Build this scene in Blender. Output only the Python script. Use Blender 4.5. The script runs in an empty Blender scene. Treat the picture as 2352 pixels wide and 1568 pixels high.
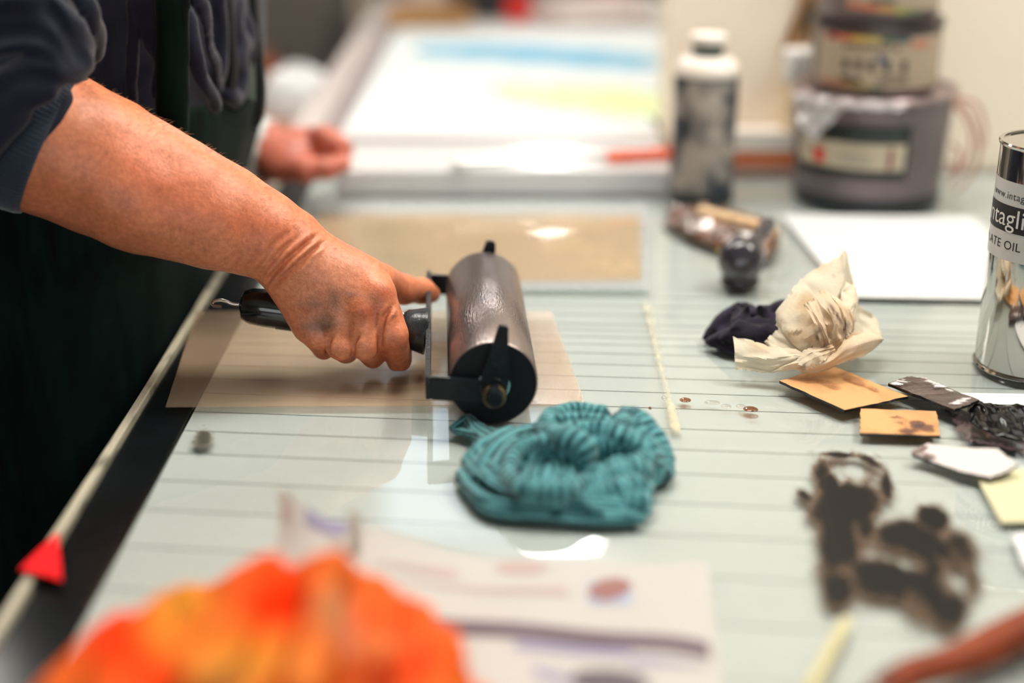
import bpy, bmesh, math, random
import numpy as np
from mathutils import Vector, Matrix

rnd = random.Random(7)
nrs = np.random.RandomState(11)
S = bpy.context.scene
COL = S.collection
PI = math.pi

# ------------------------------------------------------------------ camera, world, light, exposure
TOP = 0.90                       # height of the glass table top
CAM = np.array([0.0, 0.0, TOP + 0.43])
FPX = 3267.0                     # focal length in pixels of the 2352 px wide frame
PITCH = math.radians(20.7)
cd = bpy.data.cameras.new('camera')
cam = bpy.data.objects.new('camera', cd)
COL.objects.link(cam)
cam.location = CAM
cam.rotation_euler = (PI / 2 - PITCH, 0, 0)
cd.sensor_width = 36.0
cd.lens = FPX * 36.0 / 2352.0
cd.clip_start = 0.05
cd.dof.use_dof = True
cd.dof.focus_distance = 1.105
cd.dof.aperture_fstop = 1.4
S.camera = cam

w = bpy.data.worlds.new('world')
S.world = w
w.use_nodes = True
w.node_tree.nodes['Background'].inputs[0].default_value = (0.8, 0.86, 1.0, 1)
w.node_tree.nodes['Background'].inputs[1].default_value = 0.6
S.view_settings.view_transform = 'Standard'
S.view_settings.look = 'None'
S.view_settings.exposure = 0.45
S.view_settings.gamma = 1.0
S.view_settings.use_curve_mapping = False
S.cycles.use_denoising = True
S.cycles.max_bounces = 10
S.cycles.transparent_max_bounces = 24
S.cycles.sample_clamp_indirect = 6.0
S.cycles.caustics_reflective = False
S.cycles.caustics_refractive = False

# ceiling lamps: (x, y, kind, size, watts per square metre)
CEIL = 2.95
LAMPS = [
    # x, y, sx, sy, strength, colour, rotation
    (-0.15, 1.42, 1.20, 0.50, 20.0, (1.0, 0.94, 0.86)),
    (1.30, 0.95, 0.50, 1.20, 20.0, (1.0, 0.95, 0.88)),
    (-1.60, 3.60, 1.20, 0.40, 26.0, (1.0, 0.94, 0.86)),
    (1.80, 4.20, 1.20, 0.40, 24.0, (1.0, 0.94, 0.86)),
]
PENDANTS = [(0.175, 4.40, 2.82, 0.12, 40.0), (0.15, 5.50, 1.95, 0.085, 45.0)]
FILL_WINDOW = (0.4, 1.75, 3.6, 1.3, 2.2)      # added fill light behind the camera: x, z, width, height, strength
SKYLIGHT = (-0.17, 5.10, 0.74, 1.40, 2.6)

# ------------------------------------------------------------------ geometry helpers
cP, sP = math.cos(PITCH), math.sin(PITCH)
RT = np.array([1.0, 0, 0]); FW = np.array([0, cP, -sP]); UP = np.array([0, sP, cP])

def ray(px, py):
    return FW + RT * ((px - 1176.0) / FPX) + UP * ((784.0 - py) / FPX)

def onz(px, py, z=TOP):          # the point at height z that the photograph shows at a pixel
    d = ray(px, py); return CAM + d * ((z - CAM[2]) / d[2])

def aty(px, py, y):              # the point at distance y
    d = ray(px, py); return CAM + d * (y / d[1])

def proj(P):
    q = np.asarray(P) - CAM
    dep = q @ FW
    return 1176.0 + FPX * (q @ RT) / dep, 784.0 - FPX * (q @ UP) / dep

def tagset(o, label=None, cat=None, group=None, kind=None):
    if label: o['label'] = label
    if cat: o['category'] = cat
    if group: o['group'] = group
    if kind: o['kind'] = kind
    return o

def thing(name, label, cat, loc=(0, 0, 0), rz=0.0, group=None):
    o = bpy.data.objects.new(name, None)
    o.empty_display_size = 0.05
    COL.objects.link(o)
    o.location = Vector(loc); o.rotation_euler = (0, 0, rz)
    return tagset(o, label, cat, group)

def link(name, me, m=None, parent=None, smooth=None, label=None):
    o = bpy.data.objects.new(name, me)
    COL.objects.link(o)
    if m is not None:
        me.materials.clear(); me.materials.append(m)
    if smooth is not None:
        me.polygons.foreach_set('use_smooth', [smooth] * len(me.polygons))
    if parent is not None: o.parent = parent
    if label: o['label'] = label
    return o

def from_bm(name, bm, m, parent=None, smooth=False, label=None, sharp=None):
    bmesh.ops.recalc_face_normals(bm, faces=bm.faces[:])
    me = bpy.data.meshes.new(name)
    bm.to_mesh(me); bm.free()
    o = link(name, me, m, parent, smooth, label)
    if smooth and sharp:
        me.set_sharp_from_angle(angle=math.radians(sharp))
    return o

def from_pd(name, v, f, m, parent=None, smooth=False, label=None, sharp=None):
    me = bpy.data.meshes.new(name)
    v = np.asarray(v, dtype=float)
    me.from_pydata(v.tolist(), [], [list(map(int, q)) for q in f])
    me.update()
    o = link(name, me, m, parent, smooth, label)
    if smooth and sharp:
        me.set_sharp_from_angle(angle=math.radians(sharp))
    return o

def tri_orient(o):
    bm = bmesh.new(); bm.from_mesh(o.data)
    bmesh.ops.recalc_face_normals(bm, faces=bm.faces[:])
    bm.to_mesh(o.data); bm.free()

def bm_box(lo, hi, bev=0.0, seg=2, bm=None, mat4=None):
    own = bmesh.new()
    bmesh.ops.create_cube(own, size=1.0)
    lo, hi = Vector(lo), Vector(hi)
    c = (lo + hi) / 2; d = hi - lo
    for v in own.verts:
        v.co = Vector((v.co.x * d.x, v.co.y * d.y, v.co.z * d.z)) + c
    if bev > 0:
        bmesh.ops.bevel(own, geom=own.edges[:], offset=bev, segments=seg, affect='EDGES', profile=0.5)
    if mat4 is not None:
        bmesh.ops.transform(own, matrix=mat4, verts=own.verts[:])
    if bm is None: return own
    tmp = bpy.data.meshes.new('t'); own.to_mesh(tmp); own.free()
    bm.from_mesh(tmp); bpy.data.meshes.remove(tmp)
    return bm

def box(name, lo, hi, m, parent=None, bev=0.0, seg=2, label=None, mat4=None, smooth=False):
    return from_bm(name, bm_box(lo, hi, bev, seg, None, mat4), m, parent, smooth, label, 40 if smooth else None)

def lathe(profile, n=48, cap=True):
    """profile [(r, z)...] round the local z axis -> verts, faces"""
    v, f = [], []
    k = len(profile)
    for i in range(n):
        a = 2 * PI * i / n
        for r, z in profile: v.append((r * math.cos(a), r * math.sin(a), z))
    for i in range(n):
        j = (i + 1) % n
        for q in range(k - 1):
            f.append((i * k + q, j * k + q, j * k + q + 1, i * k + q + 1))
    if cap:
        if profile[0][0] > 1e-6: f.append([i * k for i in range(n)][::-1])
        if profile[-1][0] > 1e-6: f.append([i * k + k - 1 for i in range(n)])
    return np.array(v), f

def axis_mat(a, b):
    """matrix that takes local z (0..1 m) along a->b, placed at a"""
    a, b = Vector(a), Vector(b)
    q = (b - a).to_track_quat('Z', 'Y')
    return Matrix.Translation(a) @ q.to_matrix().to_4x4()

def xf(v, M):
    M = np.array(M); v = np.asarray(v, float)
    return v @ M[:3, :3].T + M[:3, 3]

def turned(name, profile, a, b, m, parent=None, n=48, smooth=True, label=None, cap=True, sharp=35):
    v, f = lathe(profile, n, cap)
    o = from_pd(name, xf(v, axis_mat(a, b)), f, m, parent, smooth, label, sharp)
    tri_orient(o)
    return o

def tube_vf(pts, r, n=8, closed=False):
    pts = [np.asarray(p, float) for p in pts]
    rr = r if hasattr(r, '__len__') else [r] * len(pts)
    v, f = [], []
    up = np.array([0.13, 0.21, 0.97])
    for i, p in enumerate(pts):
        a = pts[max(i - 1, 0)]; b = pts[min(i + 1, len(pts) - 1)]
        t = b - a; t /= (np.linalg.norm(t) + 1e-9)
        x = np.cross(up, t)
        if np.linalg.norm(x) < 1e-3: x = np.cross([1, 0, 0], t)
        x /= np.linalg.norm(x); y = np.cross(t, x)
        for k in range(n):
            an = 2 * PI * k / n
            v.append(p + rr[i] * (math.cos(an) * x + math.sin(an) * y))
    for i in range(len(pts) - 1):
        for k in range(n):
            k2 = (k + 1) % n
            f.append((i * n + k, i * n + k2, (i + 1) * n + k2, (i + 1) * n + k))
    f.append(list(range(n))[::-1]); f.append([(len(pts) - 1) * n + k for k in range(n)])
    return np.array(v), f

def tube(name, pts, r, m, parent=None, n=8, label=None):
    v, f = tube_vf(pts, r, n)
    return from_pd(name, v, f, m, parent, True, label, 50)

def smooth_path(pts, sub=6):
    pts = np.asarray(pts, float); n = len(pts); out = []
    for i in range(n - 1):
        p0 = pts[max(i - 1, 0)]; p1 = pts[i]; p2 = pts[i + 1]; p3 = pts[min(i + 2, n - 1)]
        for s in range(sub):
            t = s / sub
            out.append(0.5 * ((2 * p1) + (-p0 + p2) * t + (2 * p0 - 5 * p1 + 4 * p2 - p3) * t ** 2 + (-p0 + 3 * p1 - 3 * p2 + p3) * t ** 3))
    out.append(pts[-1]); return np.array(out)

def prism(poly, z0, z1):
    """flat polygon (list of xy) between heights -> verts, faces"""
    n = len(poly)
    v = [(p[0], p[1], z0) for p in poly] + [(p[0], p[1], z1) for p in poly]
    f = [list(range(n))[::-1], list(range(n, 2 * n))]
    for i in range(n):
        j = (i + 1) % n
        f.append((i, j, n + j, n + i))
    return np.array(v), f

def slab(name, poly, z0, z1, m, parent=None, label=None):
    v, f = prism(poly, z0, z1)
    o = from_pd(name, v, f, m, parent, False, label); tri_orient(o); return o

def attr(o, name, vals):
    a = o.data.attributes.new(name, 'FLOAT', 'POINT')
    a.data.foreach_set('value', np.asarray(vals, dtype=np.float32))

def attrcol(o, name, vals):
    a = o.data.attributes.new(name, 'FLOAT_COLOR', 'POINT')
    vals = np.asarray(vals, dtype=np.float32)
    if vals.shape[1] == 3: vals = np.hstack([vals, np.ones((len(vals), 1), np.float32)])
    a.data.foreach_set('color', vals.ravel())

def coords(o):
    v = np.empty(len(o.data.vertices) * 3); o.data.vertices.foreach_get('co', v); return v.reshape(-1, 3)

def normals(o):
    v = np.empty(len(o.data.vertices) * 3); o.data.vertex_normals.foreach_get('vector', v); return v.reshape(-1, 3)

# smooth value noise on points (cheap, for shapes)
_perm = np.random.RandomState(3).rand(64, 64, 64)
def vnoise(p, scale, seed=0):
    q = np.asarray(p) * scale + seed * 7.31 + 100
    i = np.floor(q).astype(int); t = q - i; t = t * t * (3 - 2 * t)
    def g(a, b, c): return _perm[(i[:, 0] + a) % 64, (i[:, 1] + b) % 64, (i[:, 2] + c) % 64]
    x0 = (g(0,0,0)*(1-t[:,0])+g(1,0,0)*t[:,0])*(1-t[:,1]) + (g(0,1,0)*(1-t[:,0])+g(1,1,0)*t[:,0])*t[:,1]
    x1 = (g(0,0,1)*(1-t[:,0])+g(1,0,1)*t[:,0])*(1-t[:,1]) + (g(0,1,1)*(1-t[:,0])+g(1,1,1)*t[:,0])*t[:,1]
    return (x0*(1-t[:,2]) + x1*t[:,2]) * 2 - 1

# ------------------------------------------------------------------ soft bodies: distance field -> one continuous mesh
class Field:
    def __init__(s, lo, hi, h):
        s.lo = np.asarray(lo, float); s.h = h
        s.n = np.ceil((np.asarray(hi, float) - s.lo) / h).astype(int) + 1
        s.F = np.full(s.n, 1.0, np.float32)
        s.ax = [s.lo[i] + h * np.arange(s.n[i]) for i in range(3)]
    def _sub(s, blo, bhi):
        i0 = np.clip(np.floor((blo - s.lo) / s.h).astype(int), 0, s.n - 1)
        i1 = np.clip(np.ceil((bhi - s.lo) / s.h).astype(int) + 1, 1, s.n)
        if np.any(i1 <= i0): return None, None
        sl = tuple(slice(a, b) for a, b in zip(i0, i1))
        g = np.meshgrid(*[s.ax[i][sl[i]] for i in range(3)], indexing='ij')
        return sl, g
    def put(s, d, sl, k, op='add'):
        f = s.F[sl]
        if op == 'add':
            if k > 0:
                hh = np.clip(0.5 + 0.5 * (f - d) / k, 0, 1)
                s.F[sl] = f * (1 - hh) + d * hh - k * hh * (1 - hh)
            else: s.F[sl] = np.minimum(f, d)
        elif op == 'cut':
            if k > 0:
                hh = np.clip(0.5 - 0.5 * (f + d) / k, 0, 1)
                s.F[sl] = f * (1 - hh) - d * hh + k * hh * (1 - hh)
            else: s.F[sl] = np.maximum(f, -d)
    def cap(s, a, b, ra, rb=None, k=0.004, flat=None, fs=1.0, op='add'):
        a = np.asarray(a, float); b = np.asarray(b, float); rb = ra if rb is None else rb
        m = max(ra, rb) + k + 4 * s.h
        sl, g = s._sub(np.minimum(a, b) - m, np.maximum(a, b) + m)
        if sl is None: return
        q = [g[i] - a[i] for i in range(3)]; ba = b - a
        if flat is not None:
            n = np.asarray(flat, float); n = n / np.linalg.norm(n)
            dn = q[0] * n[0] + q[1] * n[1] + q[2] * n[2]
            q = [q[i] + n[i] * dn * (fs - 1) for i in range(3)]
            ba = ba + n * np.dot(ba, n) * (fs - 1)
        L = max(float(ba @ ba), 1e-12)
        t = np.clip((q[0] * ba[0] + q[1] * ba[1] + q[2] * ba[2]) / L, 0, 1)
        d = np.sqrt(sum((q[i] - ba[i] * t) ** 2 for i in range(3))) - (ra + (rb - ra) * t)
        s.put(d.astype(np.float32), sl, k, op)
    def ell(s, c, r, k=0.004, R=None, op='add'):
        c = np.asarray(c, float); r = np.asarray(r, float)
        m = r.max() + k + 4 * s.h
        sl, g = s._sub(c - m, c + m)
        if sl is None: return
        q = np.stack([g[i] - c[i] for i in range(3)], -1)
        if R is not None: q = q @ np.asarray(R)
        k0 = np.sqrt(((q / r) ** 2).sum(-1)); k1 = np.sqrt(((q / r ** 2) ** 2).sum(-1)) + 1e-9
        d = k0 * (k0 - 1) / k1
        d = np.where(k0 < 1e-4, -r.min(), d)
        s.put(d.astype(np.float32), sl, k, op)
    def path(s, pts, r, k=0.004, flat=None, fs=1.0, op='add'):
        rr = r if hasattr(r, '__len__') else [r] * len(pts)
        for i in range(len(pts) - 1): s.cap(pts[i], pts[i + 1], rr[i], rr[i + 1], k, flat, fs, op)
    def func(s, fn, k=0.0, op='add'):
        g = np.meshgrid(*s.ax, indexing='ij')
        s.put(fn(*g).astype(np.float32), (slice(None),) * 3, k, op)
    def floor(s, z):
        s.F = np.maximum(s.F, (z - s.ax[2])[None, None, :].astype(np.float32))
    def mesh(s, smooth=2):
        F = s.F
        F[0] = F[-1] = 1; F[:, 0] = F[:, -1] = 1; F[:, :, 0] = F[:, :, -1] = 1
        I = F < 0
        n = s.n - 1
        cor = [(a, b, c) for a in (0, 1) for b in (0, 1) for c in (0, 1)]
        def C(A, o): return A[o[0]:o[0] + n[0], o[1]:o[1] + n[1], o[2]:o[2] + n[2]]
        cnt = sum(C(I, o).astype(np.int8) for o in cor)
        act = (cnt > 0) & (cnt < 8)
        idx = np.argwhere(act)
        ids = np.full(n, -1, np.int64); ids[act] = np.arange(len(idx))
        val = {o: C(F, o)[act] for o in cor}
        pos = np.zeros((len(idx), 3)); num = np.zeros(len(idx))
        for o in cor:
            for ax in range(3):
                if o[ax] == 0:
                    p = list(o); p[ax] = 1; p = tuple(p)
                    fa, fb = val[o], val[p]
                    msk = (fa < 0) != (fb < 0)
                    t = fa[msk] / (fa[msk] - fb[msk])
                    base = np.tile(np.array(o, float), (msk.sum(), 1)); base[:, ax] = t
                    pos[msk] += base; num[msk] += 1
        V = s.lo + s.h * (idx + pos / num[:, None])
        Q = []
        for ax in range(3):
            u, w_ = [(1, 2), (2, 0), (0, 1)][ax]
            sa = [slice(1, None)] * 3
            A = I.copy()
            s0 = [slice(None)] * 3; s1 = [slice(None)] * 3
            s0[ax] = slice(0, -1); s1[ax] = slice(1, None)
            d = A[tuple(s0)] != A[tuple(s1)]
            e = np.argwhere(d)
            e = e[(e[:, u] > 0) & (e[:, w_] > 0) & (e[:, u] < n[u]) & (e[:, w_] < n[w_])]
            du = np.zeros(3, int); du[u] = 1; dw = np.zeros(3, int); dw[w_] = 1
            def G(x): return ids[x[:, 0], x[:, 1], x[:, 2]]
            q = np.stack([G(e - du - dw), G(e - dw), G(e), G(e - du)], 1)
            flip = ~I[e[:, 0], e[:, 1], e[:, 2]]
            q[flip] = q[flip][:, ::-1]
            Q.append(q)
        Q = np.concatenate(Q)
        for _ in range(smooth): V = lap(V, Q, 0.5)
        return V, Q

def lap(V, Q, lam):
    acc = np.zeros_like(V); c = np.zeros(len(V))
    for i in range(4):
        a, b = Q[:, i], Q[:, (i + 1) % 4]
        np.add.at(acc, a, V[b]); np.add.at(c, a, 1)
        np.add.at(acc, b, V[a]); np.add.at(c, b, 1)
    return V + lam * (acc / np.maximum(c, 1)[:, None] - V)

def quad_obj(name, V, Q, m, parent=None, smooth=True, label=None):
    me = bpy.data.meshes.new(name)
    me.vertices.add(len(V)); me.vertices.foreach_set('co', np.asarray(V, np.float32).ravel())
    Q = np.asarray(Q, np.int32); k = Q.shape[1]
    me.loops.add(Q.size); me.loops.foreach_set('vertex_index', Q.ravel())
    me.polygons.add(len(Q)); me.polygons.foreach_set('loop_start', np.arange(0, Q.size, k, dtype=np.int32))
    me.update(calc_edges=True)
    return link(name, me, m, parent, smooth, label)

# ------------------------------------------------------------------ materials
def N(nt, typ, **kw):
    n = nt.nodes.new(typ)
    for k, v in kw.items(): setattr(n, k, v)
    return n

def rgb(c): return tuple(c) + (1.0,) if len(c) == 3 else tuple(c)
def srgb(r, g, b):
    def f(x):
        x /= 255.0
        return x / 12.92 if x <= 0.04045 else ((x + 0.055) / 1.055) ** 2.4
    return (f(r), f(g), f(b))

def mat(name, col, rough=0.5, metal=0.0, var=0.0, vscale=20.0, bump=0.0, bscale=200.0, spec=0.5, coat=0.0, col2=None, mix=None,
        sheen=0.0, stretch=None, sss=0.0, rvar=0.0, alpha=None, trans=0.0):
    """principled material; colour varies by noise between col and col2 (or a darker col); stretch = xyz scale of the noise"""
    m = bpy.data.materials.new(name); m.use_nodes = True
    nt = m.node_tree; b = nt.nodes['Principled BSDF']
    b.inputs['Roughness'].default_value = rough; b.inputs['Metallic'].default_value = metal
    b.inputs['Specular IOR Level'].default_value = spec
    b.inputs['Coat Weight'].default_value = coat; b.inputs['Coat Roughness'].default_value = 0.08
    b.inputs['Base Color'].default_value = rgb(col)
    if sheen: b.inputs['Sheen Weight'].default_value = sheen
    if trans: b.inputs['Transmission Weight'].default_value = trans
    if sss:
        b.inputs['Subsurface Weight'].default_value = sss
        b.inputs['Subsurface Radius'].default_value = (1.0, 0.35, 0.2)
        b.inputs['Subsurface Scale'].default_value = 0.004
    if alpha is not None: b.inputs['Alpha'].default_value = alpha
    tc = N(nt, 'ShaderNodeTexCoord')
    mp = N(nt, 'ShaderNodeMapping')
    if stretch: mp.inputs['Scale'].default_value = stretch
    nt.links.new(tc.outputs['Object'], mp.inputs['Vector'])
    if var > 0 or col2 is not None:
        no = N(nt, 'ShaderNodeTexNoise'); no.inputs['Scale'].default_value = vscale; no.inputs['Detail'].default_value = 5
        nt.links.new(mp.outputs[0], no.inputs['Vector'])
        rp = N(nt, 'ShaderNodeValToRGB')
        c2 = col2 if col2 is not None else tuple(x * (1 - var) for x in col)
        lo, hi = mix if mix else (0.35, 0.65)
        rp.color_ramp.elements[0].position = lo; rp.color_ramp.elements[0].color = rgb(col)
        rp.color_ramp.elements[1].position = hi; rp.color_ramp.elements[1].color = rgb(c2)
        nt.links.new(no.outputs['Fac'], rp.inputs[0]); nt.links.new(rp.outputs[0], b.inputs['Base Color'])
        if rvar:
            mr = N(nt, 'ShaderNodeMapRange'); mr.inputs['To Min'].default_value = rough; mr.inputs['To Max'].default_value = rough + rvar
            nt.links.new(no.outputs['Fac'], mr.inputs[0]); nt.links.new(mr.outputs[0], b.inputs['Roughness'])
    if bump > 0:
        n2 = N(nt, 'ShaderNodeTexNoise'); n2.inputs['Scale'].default_value = bscale; n2.inputs['Detail'].default_value = 3
        nt.links.new(mp.outputs[0], n2.inputs['Vector'])
        bp = N(nt, 'ShaderNodeBump'); bp.inputs['Strength'].default_value = bump; bp.inputs['Distance'].default_value = 0.002
        nt.links.new(n2.outputs['Fac'], bp.inputs['Height']); nt.links.new(bp.outputs[0], b.inputs['Normal'])
    return m

def emit(name, col, strength):
    m = bpy.data.materials.new(name); m.use_nodes = True
    nt = m.node_tree; nt.nodes.clear()
    e = N(nt, 'ShaderNodeEmission'); e.inputs[0].default_value = rgb(col); e.inputs[1].default_value = strength
    o = N(nt, 'ShaderNodeOutputMaterial'); nt.links.new(e.outputs[0], o.inputs[0])
    return m

def front_only(nt, fr):          # Fresnel on the outer side of a thin sheet only
    g = N(nt, 'ShaderNodeNewGeometry'); iv = N(nt, 'ShaderNodeMath', operation='SUBTRACT'); iv.inputs[0].default_value = 1.0
    nt.links.new(g.outputs['Backfacing'], iv.inputs[1])
    mu = N(nt, 'ShaderNodeMath', operation='MULTIPLY')
    nt.links.new(fr.outputs[0], mu.inputs[0]); nt.links.new(iv.outputs[0], mu.inputs[1])
    return mu.outputs[0]

def clear_mat(name, tint=(1, 1, 1), rough=0.0, ior=1.5, body=None, bodyfac=0.0):
    """thin clear sheet: lets light through, reflects by Fresnel; body = a diffuse colour mixed in"""
    m = bpy.data.materials.new(name); m.use_nodes = True
    nt = m.node_tree; nt.nodes.clear()
    tr = N(nt, 'ShaderNodeBsdfTransparent'); tr.inputs[0].default_value = rgb(tint)
    gl = N(nt, 'ShaderNodeBsdfGlossy'); gl.inputs['Roughness'].default_value = rough
    fr = N(nt, 'ShaderNodeFresnel'); fr.inputs[0].default_value = ior
    mx = N(nt, 'ShaderNodeMixShader'); o = N(nt, 'ShaderNodeOutputMaterial')
    src = tr
    if body is not None:
        df = N(nt, 'ShaderNodeBsdfDiffuse'); df.inputs[0].default_value = rgb(body)
        m2 = N(nt, 'ShaderNodeMixShader'); m2.inputs[0].default_value = bodyfac
        nt.links.new(tr.outputs[0], m2.inputs[1]); nt.links.new(df.outputs[0], m2.inputs[2]); src = m2
        m['body'] = 1
    nt.links.new(front_only(nt, fr), mx.inputs[0]); nt.links.new(src.outputs[0], mx.inputs[1]); nt.links.new(gl.outputs[0], mx.inputs[2])
    nt.links.new(mx.outputs[0], o.inputs[0])
    return m

def attr_mat(name, attrname='col', rough=0.6, spec=0.5, bump=0.0, bscale=200.0, coat=0.0, sheen=0.0, metal=0.0):
    m = mat(name, (1, 1, 1), rough, metal, spec=spec, bump=bump, bscale=bscale, coat=coat, sheen=sheen)
    nt = m.node_tree; a = N(nt, 'ShaderNodeAttribute'); a.attribute_name = attrname
    nt.links.new(a.outputs['Color'], nt.nodes['Principled BSDF'].inputs['Base Color'])
    return m

def film_mat(name, thin, thick, rough=0.25, streak=(1, 1, 1), scale=60.0, gain=1.0, coat=0.3, spec=0.5):
    """ink or oil film: attribute 'den' 0..1 gives how thick it lies; thin layers let the table show through"""
    m = bpy.data.materials.new(name); m.use_nodes = True
    nt = m.node_tree; b = nt.nodes['Principled BSDF']; o = nt.nodes['Material Output']
    b.inputs['Roughness'].default_value = rough; b.inputs['Coat Weight'].default_value = coat; b.inputs['Specular IOR Level'].default_value = spec
    a = N(nt, 'ShaderNodeAttribute'); a.attribute_name = 'den'
    tc = N(nt, 'ShaderNodeTexCoord'); mp = N(nt, 'ShaderNodeMapping'); mp.inputs['Scale'].default_value = streak
    nt.links.new(tc.outputs['Object'], mp.inputs[0])
    no = N(nt, 'ShaderNodeTexNoise'); no.inputs['Scale'].default_value = scale; no.inputs['Detail'].default_value = 6; no.inputs['Roughness'].default_value = 0.65
    nt.links.new(mp.outputs[0], no.inputs['Vector'])
    md = N(nt, 'ShaderNodeMath', operation='MULTIPLY_ADD'); md.inputs[1].default_value = 1.6 * gain; md.inputs[2].default_value = -0.8 * gain
    nt.links.new(no.outputs['Fac'], md.inputs[0])
    ad = N(nt, 'ShaderNodeMath', operation='ADD', use_clamp=True)
    nt.links.new(a.outputs['Fac'], ad.inputs[0]); nt.links.new(md.outputs[0], ad.inputs[1])
    rp = N(nt, 'ShaderNodeValToRGB')
    rp.color_ramp.elements[0].position = 0.3; rp.color_ramp.elements[0].color = rgb(thin)
    rp.color_ramp.elements[1].position = 0.78; rp.color_ramp.elements[1].color = rgb(thick)
    nt.links.new(ad.outputs[0], rp.inputs[0]); nt.links.new(rp.outputs[0], b.inputs['Base Color'])
    mr = N(nt, 'ShaderNodeMapRange', interpolation_type='SMOOTHSTEP'); mr.inputs['From Min'].default_value = 0.08; mr.inputs['From Max'].default_value = 0.62
    nt.links.new(ad.outputs[0], mr.inputs[0]); nt.links.new(mr.outputs[0], b.inputs['Alpha'])
    return m

def film(name, blobs, z, m, label=None, cat=None, parent=None, group=None, res=70, amp=0.0005):
    """a flat film on the table; blobs in photo pixels: (x, y, rx, ry, angle, weight)"""
    c = np.array([onz(b[0], b[1], z)[:2] for b in blobs])
    ex = []
    for b in blobs:
        p0 = onz(b[0], b[1], z); r = math.radians(b[4])
        u = onz(b[0] + b[2] * math.cos(r), b[1] + b[2] * math.sin(r), z) - p0
        v = onz(b[0] - b[3] * math.sin(r), b[1] + b[3] * math.cos(r), z) - p0
        ex.append((p0[:2], np.linalg.inv(np.array([u[:2], v[:2]]).T)))
    pts = []
    for (p0, Mi), b in zip(ex, blobs):
        A = np.linalg.inv(Mi)
        for s in (-2, 2): pts += [p0 + A[:, 0] * s, p0 + A[:, 1] * s]
    pts = np.array(pts); lo, hi = pts.min(0), pts.max(0)
    st = max(hi - lo) / res
    xs = np.arange(lo[0], hi[0] + st, st); ys = np.arange(lo[1], hi[1] + st, st)
    X, Y = np.meshgrid(xs, ys, indexing='ij')
    P = np.stack([X, Y], -1)
    D = np.zeros(X.shape)
    for (p0, Mi), b in zip(ex, blobs):
        q = (P - p0) @ Mi.T
        g = np.exp(-((q ** 2).sum(-1)) ** 1.5) * abs(b[5])
        D = np.maximum(D, g) if b[5] > 0 else D * (1 - np.clip(g, 0, 1))
    nx, ny = X.shape
    Z = z + 0.0002 + amp * np.clip(D, 0, 1)
    V = np.stack([X, Y, Z], -1).reshape(-1, 3)
    Q = [(i * ny + j, (i + 1) * ny + j, (i + 1) * ny + j + 1, i * ny + j + 1) for i in range(nx - 1) for j in range(ny - 1)
         if max(D[i, j], D[i + 1, j], D[i, j + 1], D[i + 1, j + 1]) > 0.04]
    used = np.unique(np.array(Q)); remap = -np.ones(len(V), int); remap[used] = np.arange(len(used))
    o = quad_obj(name, V[used], remap[np.array(Q)], m, parent, True, label)
    attr(o, 'den', D.reshape(-1)[used])
    if cat: tagset(o, label, cat, group)
    return o

def text_vf(txt, size, extrude=0.0, align='LEFT', shear=0.0, space=1.0):
    cu = bpy.data.curves.new('lettering', 'FONT')
    cu.body = txt; cu.size = size; cu.extrude = extrude; cu.align_x = align; cu.shear = shear; cu.space_character = space
    cu.resolution_u = 4
    o = bpy.data.objects.new('lettering', cu); COL.objects.link(o)
    dg = bpy.context.evaluated_depsgraph_get(); dg.update()
    me = bpy.data.meshes.new_from_object(o.evaluated_get(dg))
    bm = bmesh.new(); bm.from_mesh(me)
    bmesh.ops.triangulate(bm, faces=bm.faces[:])
    L = size * 0.08
    for _ in range(3):
        e = [x for x in bm.edges if x.calc_length() > L * 3]
        if e: bmesh.ops.subdivide_edges(bm, edges=e, cuts=1)
        bmesh.ops.triangulate(bm, faces=bm.faces[:])
    v = np.array([x.co[:] for x in bm.verts]); bm.verts.index_update()
    f = [[q.index for q in x.verts] for x in bm.faces]
    bm.free(); bpy.data.meshes.remove(me)
    bpy.data.objects.remove(o); bpy.data.curves.remove(cu)
    return v, f
# ------------------------------------------------------------------ colours used more than once
M_BLACK = mat('black_paint', (0.008, 0.010, 0.011), 0.38, bump=0.15, bscale=300)
M_DARKRAIL = mat('dark_rail', (0.004, 0.006, 0.007), 0.25, var=0.4, vscale=30)
M_STEEL = mat('steel', (0.62, 0.60, 0.58), 0.18, 1.0)
M_WHITE = mat('white_paint', (0.72, 0.71, 0.70), 0.22, var=0.06, vscale=6)
M_PAPER = mat('white_paper', (0.70, 0.71, 0.71), 0.75, bump=0.05, bscale=500)
M_CREAM = mat('cream_wall', srgb(246, 233, 212), 0.8, var=0.05, vscale=2.0, bump=0.05, bscale=120)

# ------------------------------------------------------------------ room
def struct(name, lo, hi, m, bev=0.0):
    o = box(name, lo, hi, m, None, bev); o['kind'] = 'structure'; return o
RX0, RX1, RY0, RY1 = -3.8, 3.8, -3.0, 9.2
struct('floor', (RX0, RY0, -0.1), (RX1, RY1, 0.0), mat('floor_paint', (0.035, 0.035, 0.036), 0.5, var=0.4, vscale=4))
struct('ceiling', (RX0, RY0, CEIL), (RX1, RY1, CEIL + 0.1), mat('ceiling_paint', (0.72, 0.70, 0.66), 0.9))
wm = mat('room_wall', srgb(196, 186, 170), 0.85, var=0.08, vscale=1.5)
struct('wall_left', (RX0 - 0.1, RY0, 0), (RX0, RY1, CEIL), wm)
struct('wall_right', (RX1, RY0, 0), (RX1 + 0.1, RY1, CEIL), wm)
struct('wall_near', (RX0, RY0 - 0.1, 0), (RX1, RY0, CEIL), wm)
struct('wall_far', (RX0, RY1, 0), (RX1, RY1 + 0.1, CEIL), wm)
# the cream partition behind the tins: its free end shows beside the print table
struct('wall_back', (0.196, 1.76, 0.0), (1.9, 1.90, CEIL), M_CREAM)
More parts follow.
